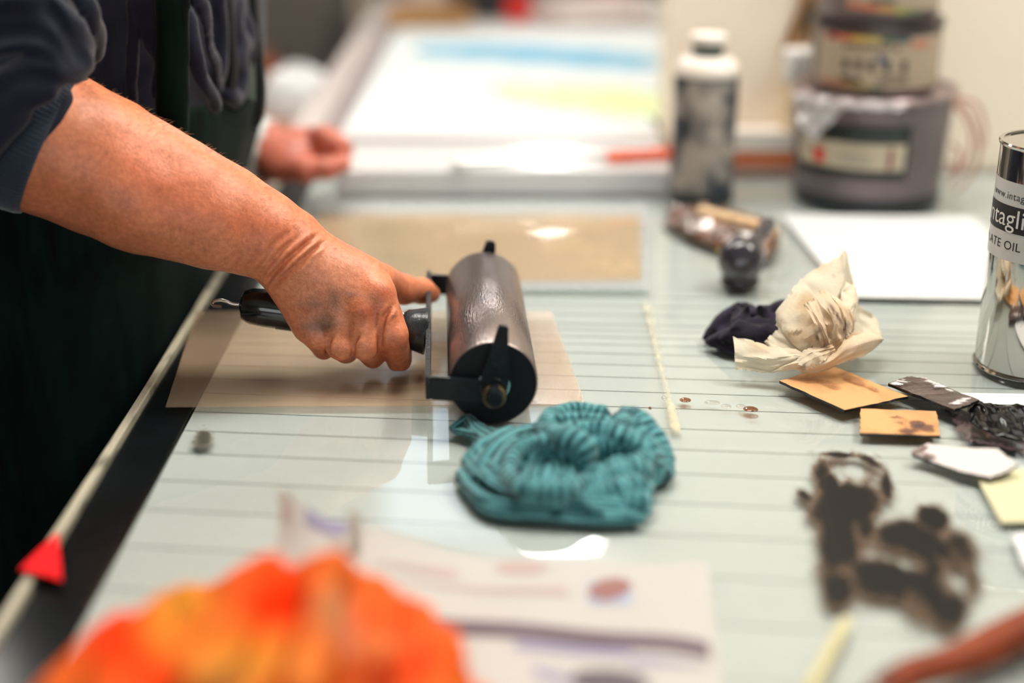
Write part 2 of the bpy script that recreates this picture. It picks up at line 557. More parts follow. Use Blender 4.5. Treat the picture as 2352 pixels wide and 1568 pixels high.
# a pillar far behind the bench
struct('wall_pillar', (-0.60, 3.30, 0.0), (-0.36, 3.55, CEIL), mat('pillar_paint', srgb(205, 188, 172), 0.8))

# ceiling lamps
M_HOUS = mat('lamp_housing', (0.7, 0.7, 0.7), 0.4)
names = ['over the inking table', 'to the right of the inking table', 'far behind on the left', 'far behind on the right']
for i, (x, y, sx, sy, pw, c) in enumerate(LAMPS):
    t = thing('ceiling_light', 'flat white ceiling light panel ' + names[i], 'lamp', (x, y, CEIL), 0, 'flat ceiling light panels')
    fr = bmesh.new()
    for a, b in (((-1, -1), (1, -0.9)), ((-1, 0.9), (1, 1)), ((-1, -0.9), (-0.95, 0.9)), ((0.95, -0.9), (1, 0.9))):
        bm_box((a[0] * (sx / 2 + .02), a[1] * (sy / 2 + .02), -0.05), (b[0] * (sx / 2 + .02), b[1] * (sy / 2 + .02), 0), 0, 1, fr)
    bm_box((-sx / 2, -sy / 2, -0.012), (sx / 2, sy / 2, -0.001), 0, 1, fr)
    from_bm('frame', fr, M_HOUS, t)
    box('diffuser', (-sx / 2 * .95, -sy / 2 * .9, -0.035), (sx / 2 * .95, sy / 2 * .9, -0.025), emit('lamp_light', c, pw), t)
for i, (x, y, z, r, st) in enumerate(PENDANTS):
    t = thing('pendant_lamp', ['round white pendant lamp nearer the table', 'round white pendant lamp at the far end of the room'][i], 'lamp', (x, y, CEIL))
    turned('cord', [(0.004, 0), (0.004, 1)], (0, 0, 0), (0, 0, -1), M_BLACK, t, 10)
    for ch in t.children: ch.scale = (1, 1, max(CEIL - z - r, 0.02))
    pr = [(r * math.sin(a), -r * math.cos(a)) for a in np.linspace(0.001, PI - 0.001, 17)]
    turned('globe', pr, (0, 0, z - CEIL), (0, 0, z - CEIL + 1), emit('globe_light', (1.0, 0.95, 0.9), st), t, 32)
x, y, sx, sy, st = SKYLIGHT
t = thing('window_1', None, None, (x, y, CEIL)); t['kind'] = 'structure'
fr = bmesh.new()
for a, b in (((-1, -1), (1, -.92)), ((-1, .92), (1, 1)), ((-1, -1), (-.92, 1)), ((.92, -1), (1, 1))):
    bm_box((a[0] * sx / 2, a[1] * sy / 2, -0.04), (b[0] * sx / 2, b[1] * sy / 2, 0), 0, 1, fr)
from_bm('window_frame', fr, M_HOUS, t)
box('pane', (-sx / 2 * .92, -sy / 2 * .92, -0.02), (sx / 2 * .92, sy / 2 * .92, -0.012), emit('sky_pane', (0.70, 0.85, 1.0), st), t)

# unseen window added behind the camera as front fill for the cream wall
x, z, sx, sz, st = FILL_WINDOW
t = thing('fill_window', None, None, (x, RY0, z)); t['kind'] = 'structure'
fr = bmesh.new()
for a, b in (((-1, -1), (1, -.94)), ((-1, .94), (1, 1)), ((-1, -1), (-.97, 1)), ((.97, -1), (1, 1)), ((-.35, -1), (-.32, 1)), ((.32, -1), (.35, 1))):
    bm_box((a[0] * sx / 2, 0.001, a[1] * sz / 2), (b[0] * sx / 2, 0.06, b[1] * sz / 2), 0, 1, fr)
from_bm('window_frame', fr, M_HOUS, t)  # frame bars of the added fill window
for i in range(3):
    xa = -.97 + i * .67
    box('pane', (xa * sx / 2, .010, -.94 * sz / 2), ((xa + .61) * sx / 2, .018, .94 * sz / 2), emit('fill_pane', (0.93, 0.97, 1.0), st), t)

# ------------------------------------------------------------------ inking table
TX0, TX1, TY0, TY1 = -0.287, 1.25, 0.30, 1.755
table = thing('inking_table', 'long inking table with white planks under a clear glass top and dark rails', 'table', (0, 0, 0))
GL = 0.004
M_GLASS = clear_mat('table_glass', (0.965, 0.975, 0.968), 0.0, 1.5)
box('glass_top', (-0.2445, TY0 + 0.01, TOP - GL), (TX1 - 0.03, TY1 - 0.004, TOP), M_GLASS, table)
# planks: the joints as the photograph shows them, each board wider than the one behind it
rows = [748, 761, 777, 794, 814.6, 840, 868.6, 901, 936.6, 982.5, 1030, 1085, 1153, 1226, 1318, 1425, 1550, 1700, 1890, 2130, 2450]
PZ = TOP - GL - 0.001
lines = []
for y in rows:
    sl = (y - 300) / 19000.0
    a = onz(1500, y, PZ); b = onz(500, y - 1000 * sl, PZ)
    k = (b[1] - a[1]) / (b[0] - a[0])
    lines.append((a[1] - k * a[0], k))
y0, k0 = lines[0]
far = []
k = 1
while y0 + 0.0255 * k < TY1 - 0.01:
    far.append((y0 + 0.0255 * k, k0 * max(0, 1 - k / 12.0))); k += 1
far.append((TY1 - 0.012, 0.0))
lines = far[::-1] + lines
lines = [l for l in lines if l[0] > TY0 + 0.03] + [(TY0 + 0.012, 0.0)]
M_PLANK = mat('plank_paint', srgb(186, 192, 189), 0.5, var=0.05, vscale=4, stretch=(1, 8, 1))
PX0, PX1 = -0.2435, TX1 - 0.035
M_JOINT = mat('joint_dust', srgb(160, 164, 158), 0.9)
for i in range(len(lines) - 1):
    (ya, ka), (yb, kb) = lines[i], lines[i + 1]
    g = 0.0007
    poly = [(PX0, yb + kb * PX0 + g), (PX1, yb + kb * PX1 + g), (PX1, ya + ka * PX1 - g), (PX0, ya + ka * PX0 - g)]
    slab('plank', poly, PZ - 0.0011, PZ, M_PLANK, table)
box('under_board', (PX0, TY0 + 0.02, PZ - 0.026), (PX1, TY1 - 0.012, PZ - 0.0012), M_JOINT, table)
# side rail: a dark trough with a worn pale metal edge on the outside
bm = bm_box((TX0 + 0.004, TY0, TOP - 0.09), (-0.2450, TY1, TOP - 0.004), 0.001, 1)
from_bm('side_rail', bm, M_DARKRAIL, table)
box('side_rail', (TX1 - 0.03, TY0, TOP - 0.09), (TX1, TY1, TOP - 0.003), M_DARKRAIL, table, 0.002)
box('end_rail', (-0.2445, TY0, TOP - 0.09), (TX1 - 0.0305, TY0 + 0.009, TOP - 0.003), M_DARKRAIL, table, 0.001)
box('end_rail', (-0.2445, TY1 - 0.003, TOP - 0.09), (TX1 - 0.0305, TY1, TOP - 0.003), M_DARKRAIL, table, 0.001)
box('under_frame', (-0.243, TY0 + 0.012, TOP - 0.10), (TX1 - 0.032, TY1 - 0.006, PZ - 0.028), M_DARKRAIL, table)
M_EDGE = mat('worn_edge', srgb(176, 170, 150), 0.45, col2=srgb(70, 68, 60), vscale=26, mix=(0.5, 0.72), stretch=(3, 1, 3), bump=0.3, bscale=90)
box('edge_strip', (TX0 - 0.0035, TY0, TOP - 0.05), (TX0 + 0.0030, TY1, TOP + 0.0002), M_EDGE, table, 0.001)
for x in (TX0 + 0.06, TX1 - 0.06):
    for y in (TY0 + 0.06, TY1 - 0.06):
        box('leg', (x - 0.03, y - 0.03, 0), (x + 0.03, y + 0.03, TOP - 0.10), M_BLACK, table, 0.003)
# red tape tab folded over the edge
p = [onz(134, 1222, TOP + .003), onz(142, 1333, TOP + .003), onz(88, 1318, TOP + .003), onz(45, 1308, TOP + .003), onz(90, 1262, TOP + .003)]
o = slab('red_tape', [q[:2] for q in p], TOP + 0.0022, TOP + 0.0034, mat('red_tape', (0.80, 0.006, 0.010), 0.6, spec=0.2))
tagset(o, 'bright red scrap of tape stuck over the pale table edge', 'tape')
# dark spot of ink on the glass
film('ink_spot', [(468, 1008, 20, 22, 0, .9), (455, 1018, 16, 10, 0, .6), (482, 1020, 14, 9, 30, .5)], TOP, film_mat('spot_ink', srgb(120, 118, 104), srgb(60, 60, 48), 0.5, scale=160), 'small brown ink spot on the glass near the dark rail', 'stain')

# ------------------------------------------------------------------ printing plates lying on the glass
def plate(name, label, px, z, th, m, cat='plate'):
    poly = [onz(a, b, z)[:2] for a, b in px]
    o = slab(name, poly, TOP + 0.0004, TOP + 0.0004 + th, m)
    return tagset(o, label, cat)

def plate_mat(name, body, tint, fac, sp=900.0, rough=0.22, bmp=0.25):
    m = bpy.data.materials.new(name); m.use_nodes = True
    nt = m.node_tree; nt.nodes.clear()
    tr = N(nt, 'ShaderNodeBsdfTransparent'); tr.inputs[0].default_value = rgb(tint)
    df = N(nt, 'ShaderNodeBsdfDiffuse')
    tc = N(nt, 'ShaderNodeTexCoord')
    no = N(nt, 'ShaderNodeTexNoise'); no.inputs['Scale'].default_value = sp; no.inputs['Detail'].default_value = 2
    n2 = N(nt, 'ShaderNodeTexNoise'); n2.inputs['Scale'].default_value = 9; n2.inputs['Detail'].default_value = 3
    nt.links.new(tc.outputs['Object'], no.inputs['Vector']); nt.links.new(tc.outputs['Object'], n2.inputs['Vector'])
    rp = N(nt, 'ShaderNodeValToRGB')
    rp.color_ramp.elements[0].position = 0.3; rp.color_ramp.elements[0].color = rgb(tuple(x * 0.78 for x in body))
    rp.color_ramp.elements[1].position = 0.7; rp.color_ramp.elements[1].color = rgb(tuple(min(1, x * 1.2) for x in body))
    nt.links.new(no.outputs['Fac'], rp.inputs[0]); nt.links.new(rp.outputs[0], df.inputs[0])
    mx = N(nt, 'ShaderNodeMixShader')
    mr = N(nt, 'ShaderNodeMapRange'); mr.inputs['From Min'].default_value = 0.3; mr.inputs['From Max'].default_value = 0.7
    mr.inputs['To Min'].default_value = fac * .6; mr.inputs['To Max'].default_value = fac * 1.4
    nt.links.new(n2.outputs['Fac'], mr.inputs[0]); nt.links.new(mr.outputs[0], mx.inputs[0])
    nt.links.new(tr.outputs[0], mx.inputs[1]); nt.links.new(df.outputs[0], mx.inputs[2])
    gl = N(nt, 'ShaderNodeBsdfGlossy'); gl.inputs['Roughness'].default_value = rough
    bp = N(nt, 'ShaderNodeBump'); bp.inputs['Strength'].default_value = bmp; bp.inputs['Distance'].default_value = 0.0006
    nt.links.new(no.outputs['Fac'], bp.inputs['Height']); nt.links.new(bp.outputs[0], gl.inputs['Normal'])
    fr = N(nt, 'ShaderNodeFresnel'); fr.inputs[0].default_value = 1.45
    m3 = N(nt, 'ShaderNodeMixShader'); o = N(nt, 'ShaderNodeOutputMaterial')
    nt.links.new(front_only(nt, fr), m3.inputs[0]); nt.links.new(mx.outputs[0], m3.inputs[1]); nt.links.new(gl.outputs[0], m3.inputs[2])
    nt.links.new(m3.outputs[0], o.inputs[0])
    return m

PLT = 0.0008
plate('printing_plate', 'clear tan printing plate under the roller and hand', [(380, 931), (1345, 926), (1266, 712), (452, 712)], TOP + 0.002, PLT,
      plate_mat('plate_tan', srgb(226, 200, 172), (.96, .905, .85), 0.15, 1100, 0.08, 0.12))
st_ = thing('stained_sheet', 'pale sheet with a wide tan ink stain lying behind the roller', 'sheet', (0, 0, 0))
st_.location = (0, 0, 0)
poly = [onz(a, b)[:2] for a, b in [(640, 664), (1492, 668), (1488, 466), (716, 462)]]
slab('sheet', poly, TOP + 0.0004, TOP + 0.0010, clear_mat('clear_sheet', (0.93, 0.95, 0.95), 0.03, 1.45, srgb(225, 228, 228), 0.3), st_)
poly = [onz(a, b)[:2] for a, b in [(676, 652), (1474, 645), (1470, 494), (728, 492)]]
slab('tan_stain', poly, TOP + 0.00105, TOP + 0.0013, plate_mat('stain_tan', srgb(226, 200, 164), (.985, .955, .91), 0.30, 300, 0.03, 0.02), st_)
# ------------------------------------------------------------------ ink roller (brayer) standing on the plate
ZA = TOP + 0.0013 + 0.0330
A = np.array([-0.0137, 0.961, ZA]); B = np.array([-0.0250, 1.180, ZA]); RR = 0.0329
ax = (B - A) / np.linalg.norm(B - A)
side = np.array([-ax[1], ax[0], 0.0])              # to the left, square to the axis
br = thing('ink_roller', 'dark rubber ink roller with a black handle held on the tan plate', 'roller', (A[0], A[1], TOP + 0.0013))
def loc(o): o.location = Vector(o.location) - br.location; return o
M_RUB = mat('roller_rubber', srgb(146, 134, 131), 0.26, 0.75, var=0.18, vscale=60, stretch=(1, .2, 1), bump=0.30, bscale=700, spec=0.6)
M_CAP = mat('roller_end', (0.003, 0.005, 0.007), 0.55, spec=0.25)
M_IRON = mat('black_iron', (0.008, 0.012, 0.015), 0.36, var=0.5, vscale=80, bump=0.35, bscale=160, spec=0.3)
M_INKIRON = mat('inky_iron', (0.012, 0.012, 0.014), 0.36, bump=1.0, bscale=420, spec=0.35)
M_HANDLE = mat('handle_lacquer', (0.006, 0.008, 0.009), 0.16, coat=0.5)
L = np.linalg.norm(B - A)
loc(turned('rubber_sleeve', [(0.030, 0.0015), (RR - .0012, 0.0), (RR, 0.0012), (RR, L - 0.0012), (RR - .0012, L), (0.030, L - .0015)], A, B, M_RUB, br, 96, True, None, True, 50))
for p, q in ((A, A - ax), (B, B + ax)):
    loc(turned('end_cap', [(0.0313, -0.001), (0.0313, 0.0006), (0.012, 0.0006), (0.0105, 0.0030), (0.0075, 0.0032), (0.0075, 0.0005)], p, q, M_CAP, br, 64))
loc(turned('washer', [(0.0118, 0.0035), (0.0122, 0.0048), (0.0085, 0.0048)], A, A - ax, M_STEEL, br, 40))
loc(turned('axle', [(0.0055, -0.032), (0.0055, L + 0.032)], A, B, M_IRON, br, 24))
# fork: two arms and the cross bar behind the handle, one bent flat bar on edge
w2 = 0.0090; thk = 0.0040
e0 = A - ax * 0.0060; e1 = B + ax * 0.0100
cbar = side * 0.0475
def bar(p0, p1, t, up=w2, nrm=None, dz0=0.0, dz1=0.0, m=M_IRON, name='arm'):
    d = (p1 - p0) / np.linalg.norm(p1 - p0)
    n = np.array([-d[1], d[0], 0.0]); n /= np.linalg.norm(n)
    bm = bmesh.new(); vs = []
    K = 9
    for i in range(K):
        s_ = i / (K - 1); p = p0 + (p1 - p0) * s_; dz = dz0 + (dz1 - dz0) * s_
        vs.append([bm.verts.new(p + n * a * t / 2 + np.array([0, 0, b * up + dz])) for a, b in ((-1, -1), (1, -1), (1, 1), (-1, 1))])
    for i in range(K - 1):
        for q in range(4):
            bm.faces.new((vs[i][q], vs[i][(q + 1) % 4], vs[i + 1][(q + 1) % 4], vs[i + 1][q]))
    bm.faces.new(vs[0][::-1]); bm.faces.new(vs[-1])
    bmesh.ops.recalc_face_normals(bm, faces=bm.faces[:])
    ed = [e for e in bm.edges if e.calc_face_angle(0) > 0.6]
    bmesh.ops.bevel(bm, geom=ed, offset=0.0007, segments=2, affect='EDGES')
    return loc(from_bm(name, bm, m, br, True, None, 30))
n0 = e0 + cbar; n1 = e1 + cbar
bar(n0 - side * 0.0018 , e0 + side * 0.002, thk, w2, dz0=0.000, dz1=-0.004)
bar(n1 - side * 0.0018 , e1 + side * 0.002, thk, w2, dz0=0.001, dz1=-0.002)
o = bar(n0 - ax * 0.002, n1 + ax * 0.006, thk, w2 * 0.98, dz0=0.000, dz1=0.003, m=M_INKIRON, name='cross_bar')
# bosses with brass coloured collar and the dark axle end
for s_, e in ((-1, A), (1, B)):
    q = e + ax * s_
    loc(turned('boss', [(0.0095, 0.0015), (0.0100, 0.003), (0.0100, 0.011), (0.0085, 0.0125), (0.0085, 0.0015)], e, q, M_IRON, br, 36))
M_BRASS = mat('worn_brass', srgb(120, 104, 72), 0.4, 0.7, var=0.5, vscale=160)
dn = np.array([0, 0, -0.0035])
loc(turned('collar', [(0.0070, 0.011), (0.0086, 0.0125), (0.0086, 0.0185), (0.0078, 0.0200), (0.0062, 0.0200), (0.0060, 0.0185)], A + dn, A + dn - ax, M_BRASS, br, 36, cap=True))
loc(turned('axle_end', [(0.0058, 0.016), (0.0058, 0.0204), (0.0045, 0.0210)], A + dn, A + dn - ax, M_CAP, br, 28))
# two rests that hold the roller off the table when it is turned over
def foot(e, outw, tip, bw, tw):
    base = e + outw; up = tip - base; u = up / np.linalg.norm(up)
    sd = np.cross(u, ax); sd /= np.linalg.norm(sd); th = ax * 0.0022
    vs = []
    bm = bmesh.new()
    for q, wd in ((base - u * 0.004, bw * 1.0), (base + u * 0.010, bw), (base + up * 0.55, (bw + tw) / 2), (tip - u * 0.0015, tw), (tip, tw * 0.7)):
        vs.append([bm.verts.new(q + sd * a * wd + th * b) for a, b in ((-1, -1), (1, -1), (1, 1), (-1, 1))])
    for i in range(len(vs) - 1):
        for q in range(4): bm.faces.new((vs[i][q], vs[i][(q + 1) % 4], vs[i + 1][(q + 1) % 4], vs[i + 1][q]))
    bm.faces.new(vs[0][::-1]); bm.faces.new(vs[-1])
    bmesh.ops.recalc_face_normals(bm, faces=bm.faces[:])
    bmesh.ops.bevel(bm, geom=[x for x in bm.edges if x.calc_face_angle(0) > 0.6], offset=0.0006, segments=2, affect='EDGES')
    return loc(from_bm('foot', bm, M_IRON, br, True, None, 30))
tip0 = aty(1157, 746, (A - ax * 0.0105)[1]); foot(A, -ax * 0.0095, tip0, 0.0098, 0.0036)
tip1 = aty(1128, 553, (B + ax * 0.0140)[1]); foot(B, ax * 0.0135, tip1, 0.0100, 0.0042)
# handle: ferrule cone, lacquered grip, hook
HF = (n0 + n1) / 2 + np.array([0, 0, 0.0015]); HF[1] -= 0.004
HE = aty(553, 699, 1.066)
hd = (HE - HF) / np.linalg.norm(HE - HF); HL = np.linalg.norm(HE - HF)
loc(turned('ferrule', [(0.0185, 0.0005), (0.0192, 0.002), (0.0165, 0.012), (0.0150, 0.018), (0.0125, 0.021)], HF, HF + hd, mat('ferrule_rubber', (0.016, 0.022, 0.026), 0.3, bump=0.4, bscale=150, var=0.4, vscale=60), br, 48))
loc(turned('grip', [(0.0118, 0.018), (0.0128, 0.032), (0.0142, 0.055), (0.0148, 0.085), (0.0152, HL * .72), (0.0153, HL - 0.020), (0.0145, HL - 0.008), (0.0115, HL - 0.002), (0.0072, HL), (0.0, HL + .0004)], HF, HF + hd, M_HANDLE, br, 48))
# sticker on the grip, seen beside the little finger
lv, lf = [], []
Mx = np.array(axis_mat(HF, HF + hd)); 
cam_dir = CAM - (HF + HE) / 2; loc_dir = Mx[:3, :3].T @ cam_dir; a0 = math.atan2(loc_dir[1], loc_dir[0])
dwn = Mx[:3, :3].T @ np.array([0, -0.35, -0.9]); a1 = math.atan2(dwn[1], dwn[0])
for i in range(8):
    a = a1 + (i - 3.5) * 0.11
    for z in (HL * 0.55, HL * 0.80): lv.append((0.0155 * math.cos(a), 0.0155 * math.sin(a), z))
for i in range(7): lf.append((2 * i, 2 * i + 2, 2 * i + 3, 2 * i + 1))
loc(from_pd('sticker', xf(np.array(lv), Mx), lf, mat('faded_sticker', srgb(88, 100, 84), 0.5), br, True))
hk = [aty(548, 699, 1.066), aty(530, 697, 1.066), aty(520, 692, 1.066), aty(505, 689, 1.064), aty(492, 691, 1.062), aty(487, 697, 1.060), aty(492, 702, 1.058), aty(510, 703, 1.056)]
loc(tube('hook', smooth_path(hk, 5), 0.0013, M_STEEL, br, 10))
# ------------------------------------------------------------------ person
person = thing('person', 'person in a navy sweatshirt and dark green apron pushing an ink roller across the plate', 'person', (-0.43, 1.37, 0))
def pl(o): o.location = Vector(o.location) - person.location; return o

def aty_l(L): return [aty(*q) for q in L]
# ---- right forearm and hand
c = aty_l([(-25, 262, 1.055), (118, 328, 1.050), (232, 380, 1.052), (341, 427, 1.054), (430, 463, 1.056), (513, 497, 1.058), (585, 532, 1.060), (645, 560, 1.062)])
cr = [.0555, .0535, .0510, .0468, .0420, .0374, .0333, .0312]
f = Field((-0.47, 0.975, 0.905), (-0.045, 1.205, 1.19), 0.0012)
VW = FW
for i in range(len(c) - 1): f.cap(c[i], c[i + 1], cr[i], cr[i + 1], 0.010, VW, 1.22)
f.cap(aty(300, 468, 1.035), aty(470, 520, 1.045), .030, .024, 0.02)            # muscle on the near side
# back of the hand
mc = [((690, 561, 1.068), (848, 637, 1.064), .0182, .0152), ((684, 585, 1.060), (866, 676, 1.052), .0175, .0130),
      ((676, 600, 1.056), (830, 712, 1.046), .0170, .0132), ((664, 618, 1.055), (772, 742, 1.045), .0165, .0126), ((650, 632, 1.057), (706, 750, 1.048), .0160, .0120)]
for a, b, r0, r1 in mc: f.cap(aty(*a), aty(*b), r0, r1, 0.012)
f.cap(aty(700, 610, 1.072), aty(800, 670, 1.076), .020, .016, 0.012)
for p, r in (((866, 672, 1.047), .0112), ((832, 712, 1.041), .0108), ((774, 742, 1.041), .0100), ((712, 752, 1.045), .0092)): f.ell(aty(*p), (r, r, r), 0.008)
# fingers: knuckle, middle joint, end joint, tip
def under(px, py, y0, y, dz, t):      # a point below the grip
    q = HF + (HE - HF) * t
    return np.array([aty(px, py, y0)[0], y, q[2] + dz])
FING = [((870, 680, 1.049), (902, 769, 1.037), .0124, .0122, .0098, .0086, .07),
        ((832, 716, 1.043), (841, 792, 1.034), .0126, .0118, .0096, .0084, .20),
        ((776, 746, 1.043), (781, 793, 1.036), .0120, .0113, .0092, .0080, .36),
        ((714, 756, 1.047), (727, 771, 1.041), .0108, .0104, .0085, .0074, .50)]
for a, b, r0, r1, r2, r3, t in FING:
    g = Field(f.lo, f.lo + f.h * (f.n - 1), f.h) if False else None
    pa, pb = aty(*a), aty(*b)
    pc = under(b[0] + 6, b[1], b[2], 1.060, -0.0235, t); pd = under(b[0] + 10, b[1], b[2], 1.084, -0.013, t)
    f.cap(pa, pb, r0, r1, 0.0032); f.cap(pb, pc, r1 * .98, r2, 0.0022); f.cap(pc, pd, r2, r3, 0.0022)
# thumb lies along the far side and pushes against the bar
th = [aty(800, 622, 1.075), aty(868, 645, 1.098), aty(925, 664, 1.128), aty(972, 668, 1.150), aty(992, 676, 1.158)]
f.path(th, [.0165, .0135, .0112, .0098, .0080], 0.006)
V, Q = f.mesh(2)
# wrist creases and fine folds, knuckle dimples
px, py = proj(V)
nrm = np.zeros_like(V)
e1 = V[Q[:, 1]] - V[Q[:, 0]]; e2 = V[Q[:, 3]] - V[Q[:, 0]]; fn = np.cross(e1, e2)
for i in range(4): np.add.at(nrm, Q[:, i], fn)
nrm /= np.linalg.norm(nrm, axis=1)[:, None] + 1e-12
toward = (CAM - V); toward /= np.linalg.norm(toward, axis=1)[:, None]
face = np.clip((nrm * toward).sum(1) * 3, 0, 1)
def dist_poly(pts):
    P = np.stack([px, py], 1); best = np.full(len(P), 1e9); tt = np.zeros(len(P))
    n = len(pts) - 1
    for i in range(n):
        a = np.array(pts[i], float); b = np.array(pts[i + 1], float); d = b - a
        t = np.clip(((P - a) @ d) / (d @ d), 0, 1)
        dd = np.linalg.norm(P - a - t[:, None] * d, axis=1)
        m_ = dd < best; best[m_] = dd[m_]; tt[m_] = (i + t[m_]) / n
    return best, tt
disp = np.zeros(len(V))
for pts, dep, sg in (([(606, 662), (628, 628), (662, 594), (700, 562), (728, 540)], .0036, 5.5), ([(620, 660), (650, 634), (690, 600), (722, 572), (744, 556)], .0030, 5.0),
                     ([(598, 640), (618, 606), (648, 574), (684, 545)], .0013, 5), ([(574, 632), (596, 596), (628, 560), (668, 528)], .0011, 6), ([(640, 650), (676, 622), (716, 592)], .0010, 4),
                     ([(552, 622), (576, 586), (604, 552)], .0008, 6), ([(532, 612), (556, 578)], .0007, 6),
                     ([(874, 812), (872, 770), (884, 726), (902, 702)], .0034, 5), ([(812, 822), (812, 790), (826, 768)], .0028, 5), ([(752, 818), (752, 790), (762, 772)], .0026, 5)):
    d, t = dist_poly(pts)
    disp -= dep * np.exp(-(d / sg) ** 2) * np.clip(np.sin(np.clip(t, 0.04, 0.96) * PI) * 1.8, 0, 1) * face
    disp += dep * 0.35 * np.exp(-((d - sg * 2.2) / (sg * 1.2)) ** 2) * face * np.clip(np.sin(t * PI) * 1.5, 0, 1)
for cx, cy, r, a in ((798, 700, 22, .0012), (742, 722, 18, .0010), (852, 700, 16, .0008)):   # hollows between the knuckles
    disp -= a * np.exp(-((px - cx) ** 2 + (py - cy) ** 2) / r ** 2) * face
disp += 0.0007 * vnoise(V, 70) + 0.0010 * vnoise(V, 28, 2)
V = V + nrm * disp[:, None]
# skin colour: redder knuckles and forearm, bluish veins, ink smudges
base = np.array(srgb(218, 137, 98))
col = np.tile(base, (len(V), 1))
def spot(cx, cy, rx, ry, c_, wt, rot=0.0):
    global col
    r = math.radians(rot); dx, dy = px - cx, py - cy
    u = dx * math.cos(r) + dy * math.sin(r); v_ = -dx * math.sin(r) + dy * math.cos(r)
    g = (np.exp(-(u / rx) ** 2 - (v_ / ry) ** 2) * wt)[:, None]
    col = col * (1 - g) + np.array(c_) * g
RED = srgb(196, 98, 62); INK = srgb(112, 96, 86); DINK = srgb(74, 66, 60); PALE = srgb(226, 164, 132)
n1 = vnoise(V, 55, 5)[:, None]; n2_ = vnoise(V, 22, 6)[:, None]; n3 = vnoise(V, 190, 7)[:, None]
col = col * (1 + 0.10 * n1 + 0.06 * n3) ; col[:, 0] *= 1 + 0.04 * n2_[:, 0]
for s_ in ((380, 430, 150, 60, RED, .45, 24), (560, 520, 120, 40, RED, .4, 24), (640, 520, 60, 30, RED, .4, 30), (880, 672, 26, 20, RED, .7), (840, 716, 30, 22, RED, .7), (905, 740, 26, 30, RED, .35),
           (760, 610, 70, 40, PALE, .4, 20), (700, 680, 40, 40, PALE, .25), (170, 260, 60, 40, PALE, .3), (900, 800, 30, 20, RED, .6),
           (768, 688, 12, 26, INK, .6, -15), (722, 700, 40, 18, INK, .55), (745, 738, 44, 22, INK, .7, -14), (752, 752, 22, 10, DINK, .55, -20), (716, 752, 26, 16, INK, .5, 10), (700, 712, 24, 8, RED, .5),
           (815, 676, 26, 7, srgb(150, 104, 92), .5, 8), (905, 726, 6, 4, DINK, .5), (918, 706, 4, 4, DINK, .5), (470, 575, 5, 4, srgb(120, 70, 50), .6), (245, 352, 4, 4, srgb(120, 66, 44), .6), (770, 572, 3, 3, srgb(120, 66, 50), .7)):
    spot(*s_)
rr_ = np.random.RandomState(5)
for _ in range(70):
    x_, y_ = rr_.uniform(90, 640), rr_.uniform(210, 640)
    spot(x_, y_, rr_.uniform(3, 7), rr_.uniform(3, 6), srgb(168, 88, 54), rr_.uniform(.2, .5))
skinV, skinQ, skinC = [V], [Q], [col]

# ---- left hand and forearm
f = Field((-0.52, 1.46, 0.90), (-0.17, 1.76, 1.16), 0.0026)
wl = aty(612, 352, 1.570); el = np.array([-0.44, 1.64, 1.10])
f.cap(el, wl, .045, .029, 0.01)
f.ell(aty(672, 350, 1.567), (.042, .036, .024), 0.012)
f.cap(wl, aty(705, 335, 1.570), .026, .019, 0.012)
f.path(aty_l([(690, 322, 1.60), (742, 312, 1.547), (780, 334, 1.545), (784, 366, 1.547)]), [.0135, .0120, .0105, .0090], 0.004)
for k, (dx, dy) in enumerate(((8, -2), (2, 4), (-10, 10))):
    yy = 1.580 + 0.020 * k
    f.path(aty_l([(692 + dx, 325 + dy, yy), (748 + dx, 318 + dy, yy), (782 + dx, 346 + dy, yy), (770 + dx, 376, yy)]), [.0130, .0118, .0100, .0088], 0.004)
f.path(aty_l([(640, 380, 1.545), (700, 388, 1.530), (748, 386, 1.527), (788, 376, 1.532)]), [.0190, .0145, .0120, .0095], 0.006)
V, Q = f.mesh(2)
lc = np.tile(np.array(srgb(206, 118, 96)), (len(V), 1)); lc *= 1 + 0.1 * vnoise(V, 50)[:, None]
skinV.append(V); skinQ.append(Q); skinC.append(lc)

# ---- the rest of the body (under the clothes) and the head
SZ = [.40, .80, .90, .93, .97, 1.05, 1.15, 1.28, 1.40, 1.47, 1.50]
SX = [-.450, -.445, -.440, -.435, -.415, -.395, -.385, -.37, -.362, -.36, -.36]
SRX = [.135, .140, .137, .135, .139, .1450, .144, .135, .112, .075, .05]
SRY = [.185, .19, .195, .197, .20, .205, .205, .205, .19, .13, .06]
def torso(x, y, z, off=0.0):
    cx = np.interp(z, SZ, SX); rx = np.interp(z, SZ, SRX) + off; ry = np.interp(z, SZ, SRY) + off
    return (np.sqrt(((x - cx) / rx) ** 2 + ((y - 1.375) / ry) ** 2) - 1) * np.minimum(rx, ry)
f = Field((-0.66, 1.02, 0.0), (-0.12, 1.78, 1.80), 0.009)
f.func(lambda x, y, z: np.maximum(torso(x, y, z, -0.018), np.maximum(0.80 - z, z - 1.47)))
shR = np.array([-.375, 1.185, 1.395]); shL = np.array([-.37, 1.56, 1.40])
f.cap(shR, c[0], .052, .046, .02); f.cap(c[0], c[1], .046, .040, .01)
f.cap(shL, el, .052, .042, .02); f.cap(el, wl, .040, .020, .01)
for y in (1.27, 1.48):
    f.cap((-.44, y, .86), (-.44, y, .48), .080, .056, .02); f.cap((-.44, y, .48), (-.46, y, .10), .052, .036, .01); f.cap((-.46, y, .06), (-.33, y + (y - 1.375) * .2, .045), .036, .030, .01)
hc = np.array([-.315, 1.375, 1.62])
f.cap((-.355, 1.375, 1.42), (-.325, 1.375, 1.56), .058, .052, .02)
f.ell(hc, (.095, .074, .112), .01); f.ell(hc + [.030, 0, -.050], (.065, .056, .062), .02)
